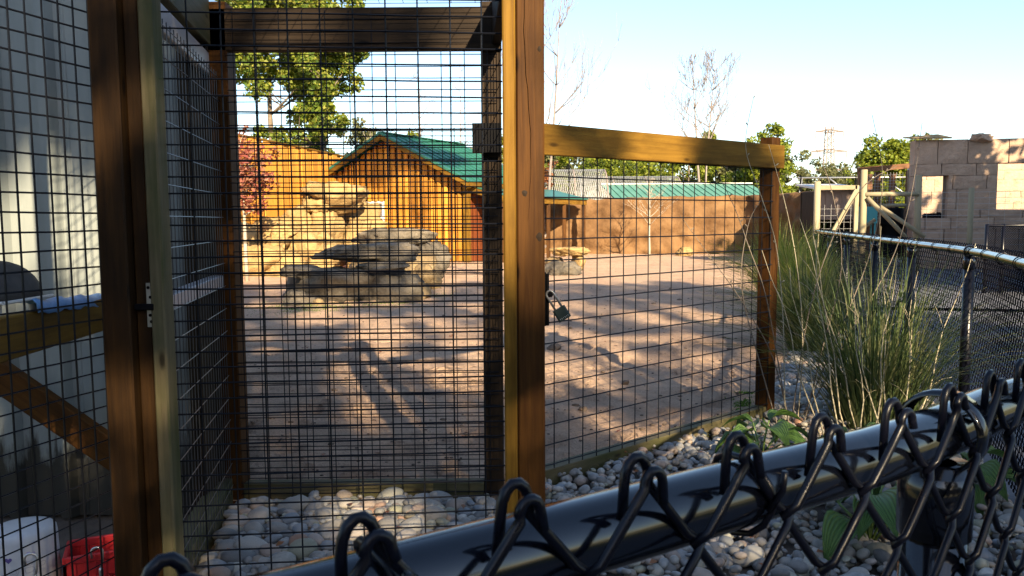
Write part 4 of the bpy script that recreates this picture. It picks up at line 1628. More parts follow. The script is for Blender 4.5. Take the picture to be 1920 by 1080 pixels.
# roof: two slopes of standing seam panels
OV, OG, slope = 0.42, 0.45, (ZP - ZE) / HW
for side in (1, -1):
    for k in range(12):
        t0 = -OG + k * (LEN + 2 * OG) / 12
        t1 = t0 + (LEN + 2 * OG) / 12 - 0.01

        def rp(d, t, dz):
            return C0 + gl * (HW - side * d) + rg * t + Vector((0, 0, ZP + 0.03 - slope * d + dz))
        mb = MB()
        mb.add([rp(0, t0, 0), rp(HW + OV, t0, 0), rp(HW + OV, t1, 0), rp(0, t1, 0), rp(0, t0, .02), rp(HW + OV, t0, .02), rp(HW + OV, t1, .02), rp(0, t1, .02)],
               [(0, 1, 2, 3), (4, 7, 6, 5), (0, 4, 5, 1), (1, 5, 6, 2), (2, 6, 7, 3), (3, 7, 4, 0)])
        mb.beam(rp(0.02, t0 + 0.02, 0.035), rp(HW + OV - 0.01, t0 + 0.02, 0.035), 0.025, 0.035, c=0.004)
        mb.build('roof_panel', 'green_metal', cab)
    d0, d1 = 0.0, HW + OV

    def rq(d, t, dz):
        return C0 + gl * (HW - side * d) + rg * t + Vector((0, 0, ZP + 0.03 - slope * d + dz))
    MB().beam(rq(0.0, -OG - 0.01, -0.09), rq(d1, -OG - 0.01, -0.09), 0.04, 0.17, c=0.004).build('barge_board', 'wood_light', cab)
    MB().beam(rq(-0.0, -OG - 0.035, 0.012), rq(d1 + 0.02, -OG - 0.035, 0.012), 0.05, 0.075, c=0.004).build('roof_trim', 'green_metal', cab)
    MB().beam(rq(d1, -OG, -0.09), rq(d1, LEN + OG, -0.09), 0.03, 0.14, c=0.004).build('fascia', 'wood_light', cab)
MB().beam(C0 + gl * HW - rg * (OG + 0.03) + Vector((0, 0, ZP + 0.07)), C0 + gl * HW + rg * (LEN + OG) + Vector((0, 0, ZP + 0.07)), 0.22, 0.03).build('ridge_cap', 'green_metal', cab)
# gable lamp and window
MB().lathe([(0.05, 0), (0.07, 0.03), (0.05, 0.09), (0.02, 0.1)], gp(HW, 0.08, 3.72), 12).build('gable_lamp', 'white_trim', cab, True)
win = MB()
for (s0, s1, z0, z1) in ((3.17, 3.24, 0.88, 1.93), (3.82, 3.89, 0.88, 1.93), (3.24, 3.82, 1.86, 1.93), (3.24, 3.82, 0.88, 0.95), (3.24, 3.82, 1.37, 1.44)):
    win.prism([gp(s0, 0.0, z0), gp(s1, 0.0, z0), gp(s1, 0.0, z1), gp(s0, 0.0, z1)], -rg * 0.05)
wo = win.build('window', 'white_trim', cab)
for z0, z1 in ((0.95, 1.37), (1.44, 1.86)):
    mb = MB()
    mb.prism([gp(3.24, 0.01, z0), gp(3.82, 0.01, z0), gp(3.82, 0.01, z1), gp(3.24, 0.01, z1)], rg * 0.02)
    mb.build('pane', 'pane', wo)
# lean-to porch on the right flank
PW, PT = 1.3, 6.0
for k in range(12):
    t0, t1 = k * PT / 12, (k + 1) * PT / 12 - 0.01
    mb = MB()
    P = lambda d, t, dz: C0 - gl * d + rg * t + Vector((0, 0, 2.36 - 0.33 * d / PW + dz))
    mb.add([P(0, t0, 0), P(PW + .1, t0, 0), P(PW + .1, t1, 0), P(0, t1, 0), P(0, t0, .03), P(PW + .1, t0, .03), P(PW + .1, t1, .03), P(0, t1, .03)],
           [(0, 1, 2, 3), (4, 7, 6, 5), (0, 4, 5, 1), (1, 5, 6, 2), (2, 6, 7, 3), (3, 7, 4, 0)])
    mb.build('roof_panel', 'green_metal', cab)
MB().beam(P(PW, 0, -0.11), P(PW, PT, -0.11), 0.05, 0.2).build('porch_beam', 'wood_light', cab)
MB().beam(P(0.03, 0.02, -0.1), P(PW - 0.03, 0.02, -0.1), 0.05, 0.16).build('porch_beam', 'wood_light', cab)
MB().beam(P(0.03, PT - 0.02, -0.1), P(PW - 0.03, PT - 0.02, -0.1), 0.05, 0.16).build('porch_beam', 'wood_light', cab)
for t in (0.1, 1.6, 3.1, 4.3, 5.9):
    p = P(PW - 0.06, t, 0)
    MB().post(p.x, p.y, 0, 1.86, 0.13).build('porch_post', 'wood_amber', cab)

# long orange boarded wall at the left
lw = thing('board_wall', 'long sunlit orange board wall running behind the rock outcrop', 'wall', (-6.4, 24, 0))
wa, wb = Vector((-8.0, 15.2, 0)), Vector((-5.25, 31, 0))
d = (wb - wa)
n_ = 40
step = d.length / n_
d.normalize()
nrm = Vector((d.y, -d.x, 0))
base = MB().prism([Vector((0, 0, 0)), d * (step - 0.02), d * (step - 0.02) + Vector((0, 0, 3.5)), Vector((0, 0, 3.5))], -nrm * 0.03).mesh('board', 'wood_siding', None, off=(0, 0, 0))
for k in range(n_):
    o = link('board', base, lw)
    p = wa + d * step * k + nrm * (0.045 if k % 2 else 0.0)
    o.location = p - org(lw)
MB().beam(wa + Vector((0, 0, 3.53)), wb + Vector((0, 0, 3.53)), 0.12, 0.05).build('cap_board', 'wood_light', lw)
MB().prism([wa - nrm * 0.05, wb - nrm * 0.05, wb - nrm * 0.05 + Vector((0, 0, 3.45)), wa - nrm * 0.05 + Vector((0, 0, 3.45))], -nrm * 0.1).build('wall_core', 'wood_dark', lw)

# ------------------------------------------------------------------ mud coloured wall round the yard
mw = []
line = [Vector((-0.5, 30.6, 0)), Vector((3.0, 29.4, 0)), Vector((8.5, 28.6, 0)), Vector((9.0, 27.8, 0)), Vector((9.3, 22.3, 0))]
pts = []
for a, b in zip(line[:-1], line[1:]):
    n_ = max(2, int((b - a).length / 0.11))
    pts += [a.lerp(b, k / n_) for k in range(n_)]
pts.append(line[-1])
NZ = 20
mb = MB()
for i, p in enumerate(pts):
    a, b = pts[max(0, i - 1)], pts[min(len(pts) - 1, i + 1)]
    t = (b - a).normalized()
    n2 = Vector((t.y, -t.x, 0))
    top = 1.92 + 0.012 * i * 0.3 / 1 * 0.05 + 0.05 * noise.noise(Vector((i * 0.16, 3, 0))) + 0.15 * min(1, i / 60)
    col = []
    for k in range(NZ + 1):
        z = top * k / NZ
        dd = 0.20 * noise.fractal(Vector((p.x * 1.1, z * 1.6, p.y * 1.1)), 0.8, 2.0, 5) + 0.10 * abs(noise.noise(Vector((p.x * 2.3, z * 2.9, p.y * 2.3))))
        mb.v.append(p + n2 * dd + Vector((0, 0, z)))
    for k in range(4):
        mb.v.append(p - n2 * (0.12 + 0.1 * k) + Vector((0, 0, top + 0.04 - 0.02 * k + 0.04 * noise.noise(Vector((i * 0.3, k, 7))))))
    mb.v.append(p - n2 * 0.45)
W_ = NZ + 6
for i in range(len(pts) - 1):
    for k in range(W_ - 1):
        a = i * W_ + k
        mb.f.append((a, a + W_, a + W_ + 1, a + 1))
mb.f.append(tuple((len(pts) - 1) * W_ + k for k in range(W_)))
o = mb.build('mud_wall', 'mud_wall', None, True)
tag(o, 'low brown mud textured wall closing the far side of the yard', 'wall')

# ------------------------------------------------------------------ long shed with pale green roof, dome cages
gs = thing('green_roof_shed', 'long low shed with pale green seamed roof beyond the mud wall', 'shed', (7.5, 36, 0))
for k in range(22):
    xa = 4.5 + k * 0.325
    xb = xa + 0.318
    mb = MB()
    mb.add([(xa - .25, 38, 2.92), (xa + .3, 34.6, 1.85), (xb + .3, 34.6, 1.85), (xb - .25, 38, 2.92), (xa - .25, 38, 2.95), (xa + .3, 34.6, 1.88), (xb + .3, 34.6, 1.88), (xb - .25, 38, 2.95)],
           [(0, 1, 2, 3), (4, 7, 6, 5), (0, 4, 5, 1), (1, 5, 6, 2), (2, 6, 7, 3), (3, 7, 4, 0)])
    mb.beam((xa - .24, 38, 2.965), (xa + .31, 34.6, 1.895), 0.03, 0.05, c=0.004)
    mb.build('roof_panel', 'green_metal_pale', gs)
MB().prism([(4.7, 35, 0), (11.6, 35, 0), (11.6, 35, 1.9), (4.7, 35, 1.9)], (0, 3.2, 0)).build('wall', 'wood_red_brown', gs)
MB().beam((4.2, 38.02, 2.97), (11.5, 38.02, 2.97), 0.2, 0.05).build('ridge_cap', 'white_trim', gs)


def dome_cage(label, xa, xb, yc, rad_, hoops, seed):
    """hooped aviary: steel hoops in planes across the ridge, netted with fine wire"""
    t = thing('dome_cage', label, 'cage', ((xa + xb) / 2, yc, 0), 'hooped netting cages beyond the wall')
    zc = rad_[1] - rad_[0]
    for k in range(hoops):
        x = xa + (xb - xa) * k / (hoops - 1)
        pts = [(x + 0.25, yc - rad_[0], 0)] + [(x, yc - rad_[0] * math.cos(math.pi * j / 16), zc + rad_[0] * math.sin(math.pi * j / 16)) for j in range(17)] + [(x, yc + rad_[0], 0)]
        MB().tube(pts, 0.035, 6).build('hoop', 'bark_grey' if k else 'galvanised', t, True)
    mb = MB()
    for j in range(0, 17, 4):
        a = math.pi * j / 16
        mb.tube([(xa, yc - rad_[0] * math.cos(a), zc + rad_[0] * math.sin(a)), (xb, yc - rad_[0] * math.cos(a), zc + rad_[0] * math.sin(a))], 0.02, 5)
    mb.build('purlin', 'galvanised', t)
    mb = MB()
    arc = [(-rad_[0], z) for z in np.arange(0.2, zc, 0.3)] + [(-rad_[0] * math.cos(math.pi * j / 24), zc + rad_[0] * math.sin(math.pi * j / 24)) for j in range(25)]
    st = 0.085
    nx_ = int((xb - xa) / st)
    for i in range(nx_ + 1):
        x = xa + i * st
        for sg in (1, -1):
            pp = []
            for q, (dy, z) in enumerate(arc):
                pp.append((x + sg * 0.04 * (q % 2), yc + dy, z))
            mb.tube(pp, 0.008, 3, caps=False)
    for q, (dy, z) in enumerate(arc):
        mb.tube([(xa, yc + dy, z), (xb, yc + dy, z)], 0.004, 3, caps=False)
    mb.build('netting', 'wire_grey', t, False, 'stuff')


dome_cage('nearest grey netted dome cage rising behind the mud wall', 1.25, 3.85, 33.2, (1.7, 3.35), 3, 1)
dome_cage('long netted dome cage behind the pale green roof', 3.6, 8.8, 42.5, (1.9, 3.55), 4, 2)

# ------------------------------------------------------------------ stone ruin at the right edge
ruin = thing('stone_ruin', 'roofless stone block ruin with two window openings at right edge', 'ruin', (12.2, 20, 0))
rrs = random.Random(31)


def block_mesh(w, t, h, seed):
    """one hewn block: flat rough face, chipped arrises"""
    rs = random.Random(seed)
    n = 5
    V = []
    jit = [rs.uniform(-0.006, 0.006) for _ in range(4)]
    for j in range(n + 1):
        for i in range(n + 1):
            u, v = i / n, j / n
            x = -w / 2 + w * u + (jit[0] * (1 - v) + jit[1] * v) * (1 if u < 0.5 else -1)
            z = -h / 2 + h * v + (jit[2] * (1 - u) + jit[3] * u) * (1 if v < 0.5 else -1)
            e = min(u, 1 - u) * w < 0.001 or min(v, 1 - v) * h < 0.001
            y = 0.016 * noise.noise(Vector((x * 2.6 + seed, z * 2.6, seed))) + 0.012 * noise.noise(Vector((x * 9, z * 9, seed))) + (0.008 if e else 0)
            V.append((x, -t / 2 + y, z))
    F = [(j * (n + 1) + i, j * (n + 1) + i + 1, (j + 1) * (n + 1) + i + 1, (j + 1) * (n + 1) + i) for j in range(n) for i in range(n)]
    ring = list(range(n + 1)) + [(n + 1) * j + n for j in range(1, n + 1)] + [(n + 1) * n + i for i in range(n - 1, -1, -1)] + [(n + 1) * j for j in range(n - 1, 0, -1)]
    k = len(V)
    V += [(V[r][0], t / 2, V[r][2]) for r in ring]
    m = len(ring)
    F += [(ring[i], k + i, k + (i + 1) % m, ring[(i + 1) % m]) for i in range(m)]
    F.append(tuple(k + i for i in range(m)))
    me = bpy.data.meshes.new('stone')
    me.from_pydata(V, [], F)
    me.materials.append(MATS['ruin_stone'])
    return me


def block_wall(x0, x1, ztop, yf, thick, holes, rows, parent, seed, cw=(0.45, 1.0), slope=0.0):
    rs = random.Random(seed)
    z = 0.0
    while z < ztop - 0.05:
        h = min(rs.uniform(*rows), ztop - z)
        if ztop - z - h < 0.2:
            h = ztop - z
        # keep joints on the sill and head lines
        for hx0, hx1, hz0, hz1 in holes:
            for zz in (hz0, hz1):
                if z + 0.12 < zz < z + h + 0.15:
                    h = zz - z
        x = x0 - rs.uniform(0, 0.3)
        while x < x1:
            w = rs.uniform(*cw)
            segs = [(max(x, x0), min(x + w, x1))]
            for hx0, hx1, hz0, hz1 in holes:
                if z + h > hz0 + 0.02 and z < hz1 - 0.02:
                    ns = []
                    for a, b in segs:
                        if b <= hx0 or a >= hx1:
                            ns.append((a, b))
                        else:
                            if a < hx0:
                                ns.append((a, hx0))
                            if b > hx1:
                                ns.append((hx1, b))
                    segs = ns
            for a, b in segs:
                if b - a < 0.08:
                    continue
                o = link('stone', block_mesh(b - a - 0.006, thick, h - 0.006, rs.randrange(9999)), parent)
                yy = yf + slope * ((a + b) / 2 - x0)
                o.rotation_euler = (0, 0, math.atan(slope))
                o.location = Vector(((a + b) / 2, yy + thick / 2 - rs.uniform(0, 0.004), z + h / 2)) - org(parent)
            x += w
        z += h


RH = [(10.28, 10.95, 1.28, 2.33), (12.05, 13.6, 1.48, 2.62)]
block_wall(10.15, 14.6, 3.22, 20.0, 0.42, RH, (0.36, 0.72), ruin, 3, (0.5, 1.2), -0.18)
block_wall(12.55, 18.2, 3.3, 24.5, 0.3, [], (0.2, 0.42), ruin, 5, (0.3, 0.7))
core = MB()
for xa, xb, za, zb in ((10.2, 10.28, 0, 3.15), (10.28, 10.95, 0, 1.25), (10.28, 10.95, 2.36, 3.15), (10.95, 12.05, 0, 3.15), (12.05, 13.6, 0, 1.45), (12.05, 13.6, 2.65, 3.15), (13.6, 14.5, 0, 3.15)):
    ya, yb = 20.12 - 0.18 * (xa - 10.15), 20.12 - 0.18 * (xb - 10.15)
    core.prism([(xa, ya - 0.06, za), (xb, yb - 0.06, za), (xb, yb - 0.06, zb), (xa, ya - 0.06, zb)], (0, 0.26, 0))
core.build('mortar_core', 'ruin_core', ruin)
boulder('top_stone', '', (11.62, 19.75, 3.24), (0.24, 0.22, 0.14), 81, 'ruin_stone', 0.2, parent=ruin)
MB().prism([(10.1, 19.9, 3.235), (10.9, 19.75, 3.235), (11.0, 20.6, 3.40), (10.1, 20.6, 3.33)], (0, 0, 0.03)).build('top_slab', 'rock_tan', ruin)

# ------------------------------------------------------------------ pole gate and pole fence before the ruin
def pole(mb, a, b, r=0.06, n=10):
    mb.tube([a, tuple((a[i] + b[i]) / 2 + 0.004 for i in range(3)), b], [r, r * 0.98, r * 0.94], n)
    return mb


gt = thing('pole_gate', 'pale cream pole gate with one diagonal brace beside the mud wall', 'gate', (7.3, 18, 0))
Yg = 18.0
pole(MB(), (6.93, Yg, 0), (6.93, Yg, 2.12), 0.075).build('post', 'wood_pole', gt, True)
MB().beam((6.95, Yg, 1.98), (7.82, Yg, 1.98), 0.06, 0.10).build('top_rail', 'wood_pole', gt)
MB().beam((7.82, Yg, 0.3), (7.82, Yg, 2.03), 0.09, 0.06).build('stile', 'wood_pole', gt)
MB().beam((7.80, Yg - 0.06, 1.93), (7.22, Yg - 0.06, 0.85), 0.04, 0.10, up=(0.8, 0, -0.5)).build('brace', 'wood_pole', gt)
mb = MB()
weld(mb, (6.98, Yg + 0.06), (7.8, Yg + 0.06), 0.3, 1.6, 0.15, 0.15, 0.003)
mb.build('wire_mesh', 'wire_grey', gt)
pf = thing('pole_fence', 'pale round pole fence with crossed braces and wire before the ruin', 'fence', (9, 17.8, 0))
pole(MB(), (7.98, Yg, 0), (7.98, Yg, 2.38), 0.075).build('post', 'wood_pole', pf, True)
pole(MB(), (9.22, Yg, 0), (9.22, Yg, 2.25), 0.075).build('post', 'wood_pole', pf, True)
pole(MB(), (10.25, Yg - 0.3, 0), (10.25, Yg - 0.3, 1.95), 0.06).build('post', 'wood_pole', pf, True)
pole(MB(), (11.35, Yg - 0.6, 0), (11.35, Yg - 0.6, 1.95), 0.07).build('post', 'wood_pole', pf, True)
pole(MB(), (8.0, Yg - 0.05, 1.82), (9.2, Yg - 0.05, 1.82), 0.055).build('rail', 'wood_pole', pf, True)
pole(MB(), (8.55, Yg + 0.5, 1.56), (9.2, Yg + 0.5, 1.58), 0.04).build('rail', 'wood_pole', pf, True)
pole(MB(), (8.02, Yg - 0.1, 1.75), (8.78, Yg - 0.4, 0.85), 0.05).build('brace', 'wood_pole', pf, True)
pole(MB(), (8.4, Yg + 0.1, 1.55), (9.25, Yg - 0.3, 0.85), 0.05).build('brace', 'wood_pole', pf, True)
pole(MB(), (8.0, Yg + 0.2, 1.0), (8.35, Yg + 0.2, 1.25), 0.045).build('brace', 'wood_pole', pf, True)
mb = MB()
for z in np.arange(0.3, 1.9, 0.13):
    mb.tube([(9.22, Yg, z), (10.25, Yg - 0.3, z - 0.01), (11.35, Yg - 0.6, z), (13.0, Yg - 1.05, z)], 0.004, 4)
for x in np.arange(9.4, 13, 0.3):
    mb.tube([(x, Yg - (x - 9.22) * 0.285, 0.2), (x, Yg - (x - 9.22) * 0.285, 1.85)], 0.003, 3)
mb.build('fence_wire', 'wire_grey', pf)

# timber aviary, sheds and barrels behind the poles
av = thing('timber_aviary', 'brown timber frame aviary with wire sides behind the pole fence', 'aviary', (10.2, 22.6, 0))
for (x, y) in ((9.75, 22.2), (10.3, 22.4), (10.62, 23.6), (11.0, 22.0), (11.2, 23.4)):
    MB().post(x, y, 0, 2.58, 0.14).build('post', 'wood_red_brown', av)
MB().beam((9.65, 22.2, 2.62), (11.1, 22.0, 2.72), 0.12, 0.14).build('beam', 'wood_red_brown', av)
MB().beam((11.05, 22.0, 2.73), (12.1, 22.6, 2.62), 0.12, 0.14).build('beam', 'wood_red_brown', av)
MB().beam((10.35, 22.4, 1.5), (10.55, 23.5, 1.55), 0.06, 0.1).build('beam', 'wood_red_brown', av)
mb = MB()
weld(mb, (9.75, 22.25), (11.0, 22.05), 1.2, 2.55, 0.08, 0.08, 0.004)
mb.build('wire_mesh', 'wire_grey', av)
MB().lathe([(0.09, 0), (0.09, 2.55), (0.10, 2.56), (0.10, 2.6)], (10.75, 21.4, 0), 14).build('flue_pipe', 'galvanised', av, True)
bn = thing('brown_shed', 'small brown ribbed sheet shed seen through the pole gate', 'shed', (8.6, 21.5, 0))
for k in range(10):
    x = 8.1 + 0.105 * k
    MB().prism([(x, 21.0 + 0.012 * (k % 2), 1.25), (x + 0.1, 21.0 + 0.012 * (k % 2), 1.25), (x + 0.1, 21.0 + 0.012 * (k % 2), 2.02), (x, 21.0 + 0.012 * (k % 2), 2.02)], (0, 0.02, 0)).build('panel', 'brown_sheet', bn)
MB().prism([(8.0, 20.8, 2.04), (9.25, 20.8, 2.04), (9.25, 22.4, 2.2), (8.0, 22.4, 2.2)], (0, 0, 0.05)).build('roof', 'white_trim', bn)
MB().prism([(8.1, 22.2, 0), (9.15, 22.2, 0), (9.15, 22.2, 2.0), (8.1, 22.2, 2.0)], (0, 0.05, 0)).build('back_wall', 'wood_dark', bn)
MB().prism([(8.1, 21.05, 0), (8.14, 21.05, 0), (8.14, 21.05, 2.0), (8.1, 21.05, 2.0)], (0, 1.1, 0)).build('side_wall', 'wood_dark', bn)
MB().prism([(9.11, 21.05, 0), (9.15, 21.05, 0), (9.15, 21.05, 2.0), (9.11, 21.05, 2.0)], (0, 1.1, 0)).build('side_wall', 'wood_dark', bn)
o = MB().prism([(9.0, 20.4, 1.15), (9.42, 20.4, 1.15), (9.42, 20.4, 1.58), (9.0, 20.4, 1.58)], (0, 0.3, 0))
for (x, y) in ((9.04, 20.44), (9.38, 20.44), (9.04, 20.66), (9.38, 20.66)):
    o.beam((x, y, 0), (x, y, 1.15), 0.04, 0.04)
o = o.build('teal_box', 'teal_sheet')
tag(o, 'small teal box on legs behind the pole gate brace', 'box')
for k, (x, y, lab) in enumerate(((10.05, 20.9, 'black barrel left of the flue pipe behind the pole fence'), (11.05, 20.7, 'black barrel right of the flue pipe beside the ruin'))):
    b_ = thing('barrel', lab, 'barrel', (x, y, 0), 'black barrels by the aviary')
    pr = [(0.26, 0), (0.29, 0.05), (0.29, 0.4), (0.305, 0.42), (0.29, 0.44), (0.29, 0.85), (0.305, 0.87), (0.29, 0.89), (0.29, 1.25), (0.25, 1.3)]
    MB().lathe(pr, (x, y, 0.1 if k else 0.25), 20).build('shell', 'black_plastic', b_, True)
    MB().lathe([(0.05, 1.3), (0.05, 1.33)], (x + 0.1, y, 0.1 if k else 0.25), 10).build('bung', 'black_plastic', b_)
ppf = thing('pipe_fence', 'thin grey pipe fence with corner braces before the far trees', 'fence', (11, 28, 0))
for x in (10.0, 11.9, 14.2):
    MB().tube([(x, 27.5, 0), (x, 27.5, 2.75)], 0.035, 8).build('post', 'black_plastic', ppf, True)
MB().tube([(9.9, 27.5, 2.68), (16, 27.5, 2.68)], 0.03, 8).build('rail', 'galvanised', ppf, True)
MB().tube([(10.05, 27.5, 2.65), (9.9, 27.5, 1.7)], 0.025, 6).build('brace', 'galvanised', ppf, True)
MB().tube([(11.0, 27.5, 2.65), (11.85, 27.5, 2.0)], 0.025, 6).build('brace', 'galvanised', ppf, True)
MB().tube([(13.2, 27.5, 2.4), (13.8, 27.5, 2.0)], 0.025, 6).build('brace', 'galvanised', ppf, True)

# ------------------------------------------------------------------ lattice pylon
py = thing('power_pylon', 'grey lattice power pylon far off above the trees', 'pylon', (119, 300, 0))
px_, py_ = 119.5, 300.0
mb = MB()
for sx in (-1, 1):
    for sy in (-1, 1):
        mb.tube([(px_ + sx * 3.0, py_ + sy * 3.0, 0), (px_ + sx * 1.5, py_ + sy * 1.5, 20), (px_ + sx * 1.1, py_ + sy * 1.1, 35.5)], 0.26, 4)
for k in range(14):
    z0, z1 = 2.5 * k, 2.5 * (k + 1)
    w0, w1 = 3.0 - 1.5 * min(1, z0 / 20) - 0.4 * max(0, z0 - 20) / 15.5, 3.0 - 1.5 * min(1, z1 / 20) - 0.4 * max(0, z1 - 20) / 15.5
    for sy in (-1, 1):
        mb.tube([(px_ - w0, py_ + sy * w0, z0), (px_ + w1, py_ + sy * w1, z1)], 0.14, 3)
        mb.tube([(px_ + w0, py_ + sy * w0, z0), (px_ - w1, py_ + sy * w1, z1)], 0.14, 3)
mb.build('tower', 'bark_grey', py)
for z, w, hang in ((33.5, 5.2, 2.8), (26.2, 6.6, 2.6), (19.2, 5.0, 0)):
    mb = MB().tube([(px_ - w, py_, z), (px_, py_, z + 0.7), (px_ + w, py_, z)], 0.28, 4)
    mb.tube([(px_ - w, py_, z), (px_, py_, z - 0.3), (px_ + w, py_, z)], 0.2, 4)
    if hang:
        for sx in (-1, 1):
            mb.tube([(px_ + sx * w, py_, z), (px_ + sx * w, py_, z - hang)], 0.2, 4)
    mb.build('cross_arm', 'bark_grey', py)

# ------------------------------------------------------------------ trees
def leafy_tree(name, label, loc, height, crown_r, crown_z0, nleaf, lsize, mat, seed, trunk_r=0.14, group=None, cl_n=26, elong=1.0, cl_r=(0.12, 0.26)):
    rs = random.Random(seed)
    t = thing(name, label, 'tree', loc, group)
    o = org(t)
    mb = MB()
    tips = []
    p = Vector(loc)
    pts = [p]
    for k in range(6):
        p = p + Vector((rs.uniform(-.1, .1) * height * 0.06, rs.uniform(-.1, .1) * height * 0.06, height * 0.86 / 6))
        pts.append(p)
    mb.tube(pts, [trunk_r * (1 - 0.13 * k) for k in range(7)], 8)
    for k in range(9):
        i = rs.randint(2, 6)
        if pts[i].z - loc[2] < crown_z0 * 0.8:
            continue
        a = rs.uniform(0, 6.28)
        branches(mb, pts[i], (math.cos(a), math.sin(a), 0.5), crown_r * rs.uniform(0.6, 0.95), trunk_r * 0.4, 1, rs, 0.6, 5, 0.12, tips)
    mb.build('trunk', 'bark', t, True)
    cl_ = []
    zc = (crown_z0 + height) / 2
    hz = (height - crown_z0) / 2
    for _ in range(cl_n):
        while True:
            x, y, z = (rs.uniform(-1, 1) for _ in range(3))
            if 0.15 < x * x + y * y + z * z < 1:
                break
        rr = rs.uniform(*cl_r) * crown_r * 1.4
        cl_.append((x * crown_r * 0.85, y * crown_r * 0.85 * elong, zc + z * hz * 0.88, rr))
    for q in tips[::2]:
        cl_.append((q[0] - o.x, q[1] - o.y, q[2] - o.z, rs.uniform(*cl_r) * crown_r))
    V, F = leaf_cloud(cl_, nleaf, lsize, seed)
    link('crown', np_mesh('crown', V, F, mat), t)
    return t


leafy_tree('leafy_tree', 'tall leafy tree with dark ivy clad trunk right of the pair', (-8.0, 33.5, 0), 14.0, 2.2, 4.4, 26000, 0.095, 'leaf_green', 5, 0.22, 'big trees behind the board wall', 60, 1.0, (0.12, 0.24))
leafy_tree('leafy_tree', 'yellow green leafy tree left of the pair behind the board wall', (-10.2, 34.0, 0), 13.5, 2.6, 6.0, 26000, 0.095, 'leaf_green', 6, 0.17, 'big trees behind the board wall', 60, 1.0, (0.12, 0.24))
# climbing foliage down the right trunk
V, F = leaf_cloud([(-8.0 + 0.35 * math.sin(k * 2.1), 33.4, 3.2 + 0.5 * k, 0.45 + 0.1 * math.sin(k * 1.3)) for k in range(11)], 3500, 0.11, 71)
o = link('ivy', np_mesh('ivy', V, F, 'leaf_green'), None)
tag(o, 'dark ivy climbing the right hand tall trunk', 'ivy')
t = leafy_tree('red_leaf_tree', 'young tree with red autumn leaves and pale trunk left of outcrop', (-5.72, 17.0, 0), 3.3, 0.62, 1.35, 2000, 0.05, 'leaf_red', 7, 0.05, None, 34, 1.0, (0.16, 0.34))
for ch in t.children:
    if ch.name.startswith('trunk'):
        ch.data.materials[0] = MATS['bark_pale']
leafy_tree('rust_leaf_tree', 'small rust leaved tree peeping between centre post and dome cage', (1.15, 31.8, 0), 3.6, 0.55, 1.9, 900, 0.07, 'leaf_rust', 8, 0.04)
# the wood beyond the compound
kinds = [leafy_tree('forest_tree', 'bright green rounded tree in the wood beyond the compound', (9, 72, 0), 7.8, 3.0, 0.6, 9500, 0.15, 'leaf_forest', 11, 0.16, 'wood beyond the compound', 44),
         leafy_tree('forest_tree', 'yellowish green upright tree in the wood beyond the compound', (17, 76, 0), 8.6, 2.5, 0.4, 9500, 0.15, 'leaf_forest', 12, 0.16, 'wood beyond the compound', 44),
         leafy_tree('forest_tree', 'dull olive bushy tree in the wood beyond the compound', (26, 82, 0), 7.6, 3.2, 0.3, 9500, 0.165, 'leaf_olive', 13, 0.16, 'wood beyond the compound', 44)]
frs = random.Random(77)
for k in range(32):
    x = -30 + k * 2.75 + frs.uniform(-0.9, 0.9)
    y = frs.uniform(66, 92)
    src = kinds[(k * 7 + k // 3) % 3]
    if x / y > 0.49:
        continue
    s = frs.uniform(0.85, 1.2) * (y / 78) * (1.05 if x < -4 else 1.0)
    copy_tree(src, (x, y, -0.1), frs.uniform(0, 6.28), (s, s, s * frs.uniform(0.85, 1.1)))
leafy_tree('forest_tree', 'tallest bright green tree left of the stone ruin', (21.5, 46, 0), 6.2, 1.7, 1.2, 9000, 0.11, 'leaf_forest', 14, 0.14, None, 46)
leafy_tree('forest_tree', 'thin topped tree just behind the ruin corner', (24.3, 46, 0), 6.0, 1.1, 1.0, 2200, 0.14, 'leaf_olive', 15, 0.1, None, 26)


def bare_tree(label, loc, h, seed, r=0.09, n_stem=2, depth=3, spread=0.42, up=0.22, mat='bark_grey', name='bare_tree', group='leafless trees', base_z=0.35, L=0.34, rmin=0.008):
    rs = random.Random(seed)
    t = thing(name, label, 'tree', loc, group)
    for k in range(n_stem):
        a = 6.28 * k / n_stem + 0.4
        p = Vector(loc)
        pts = [p]
        lean = Vector((math.cos(a), math.sin(a) * 0.3, 0)) * (0.07 if n_stem > 1 else 0.0)
        for i in range(10):
            p = p + (Vector((rs.uniform(-1, 1) * 0.025, rs.uniform(-1, 1) * 0.025, 1)) + lean).normalized() * h / 10
            pts.append(p)
        mb = MB().tube(pts, [max(rmin, r * (1 - 0.095 * i)) for i in range(11)], 6)
        mb.build('trunk', mat, t, True)
        mb = MB()
        for i in range(3, 10):
            if i / 10 < base_z:
                continue
            for _ in range(rs.randint(2, 3)):
                b = rs.uniform(0, 6.28)
                branches(mb, pts[i], (math.cos(b), math.sin(b), 0.75), h * L * (1.08 - i / 10) * rs.uniform(0.7, 1.1), r * (0.5 - 0.03 * i), depth - 1, rs, spread, 4, up, None, (2, 4), (0.45, 0.75), rmin * 0.7)
        mb.build('branches', mat, t, True)
    return t


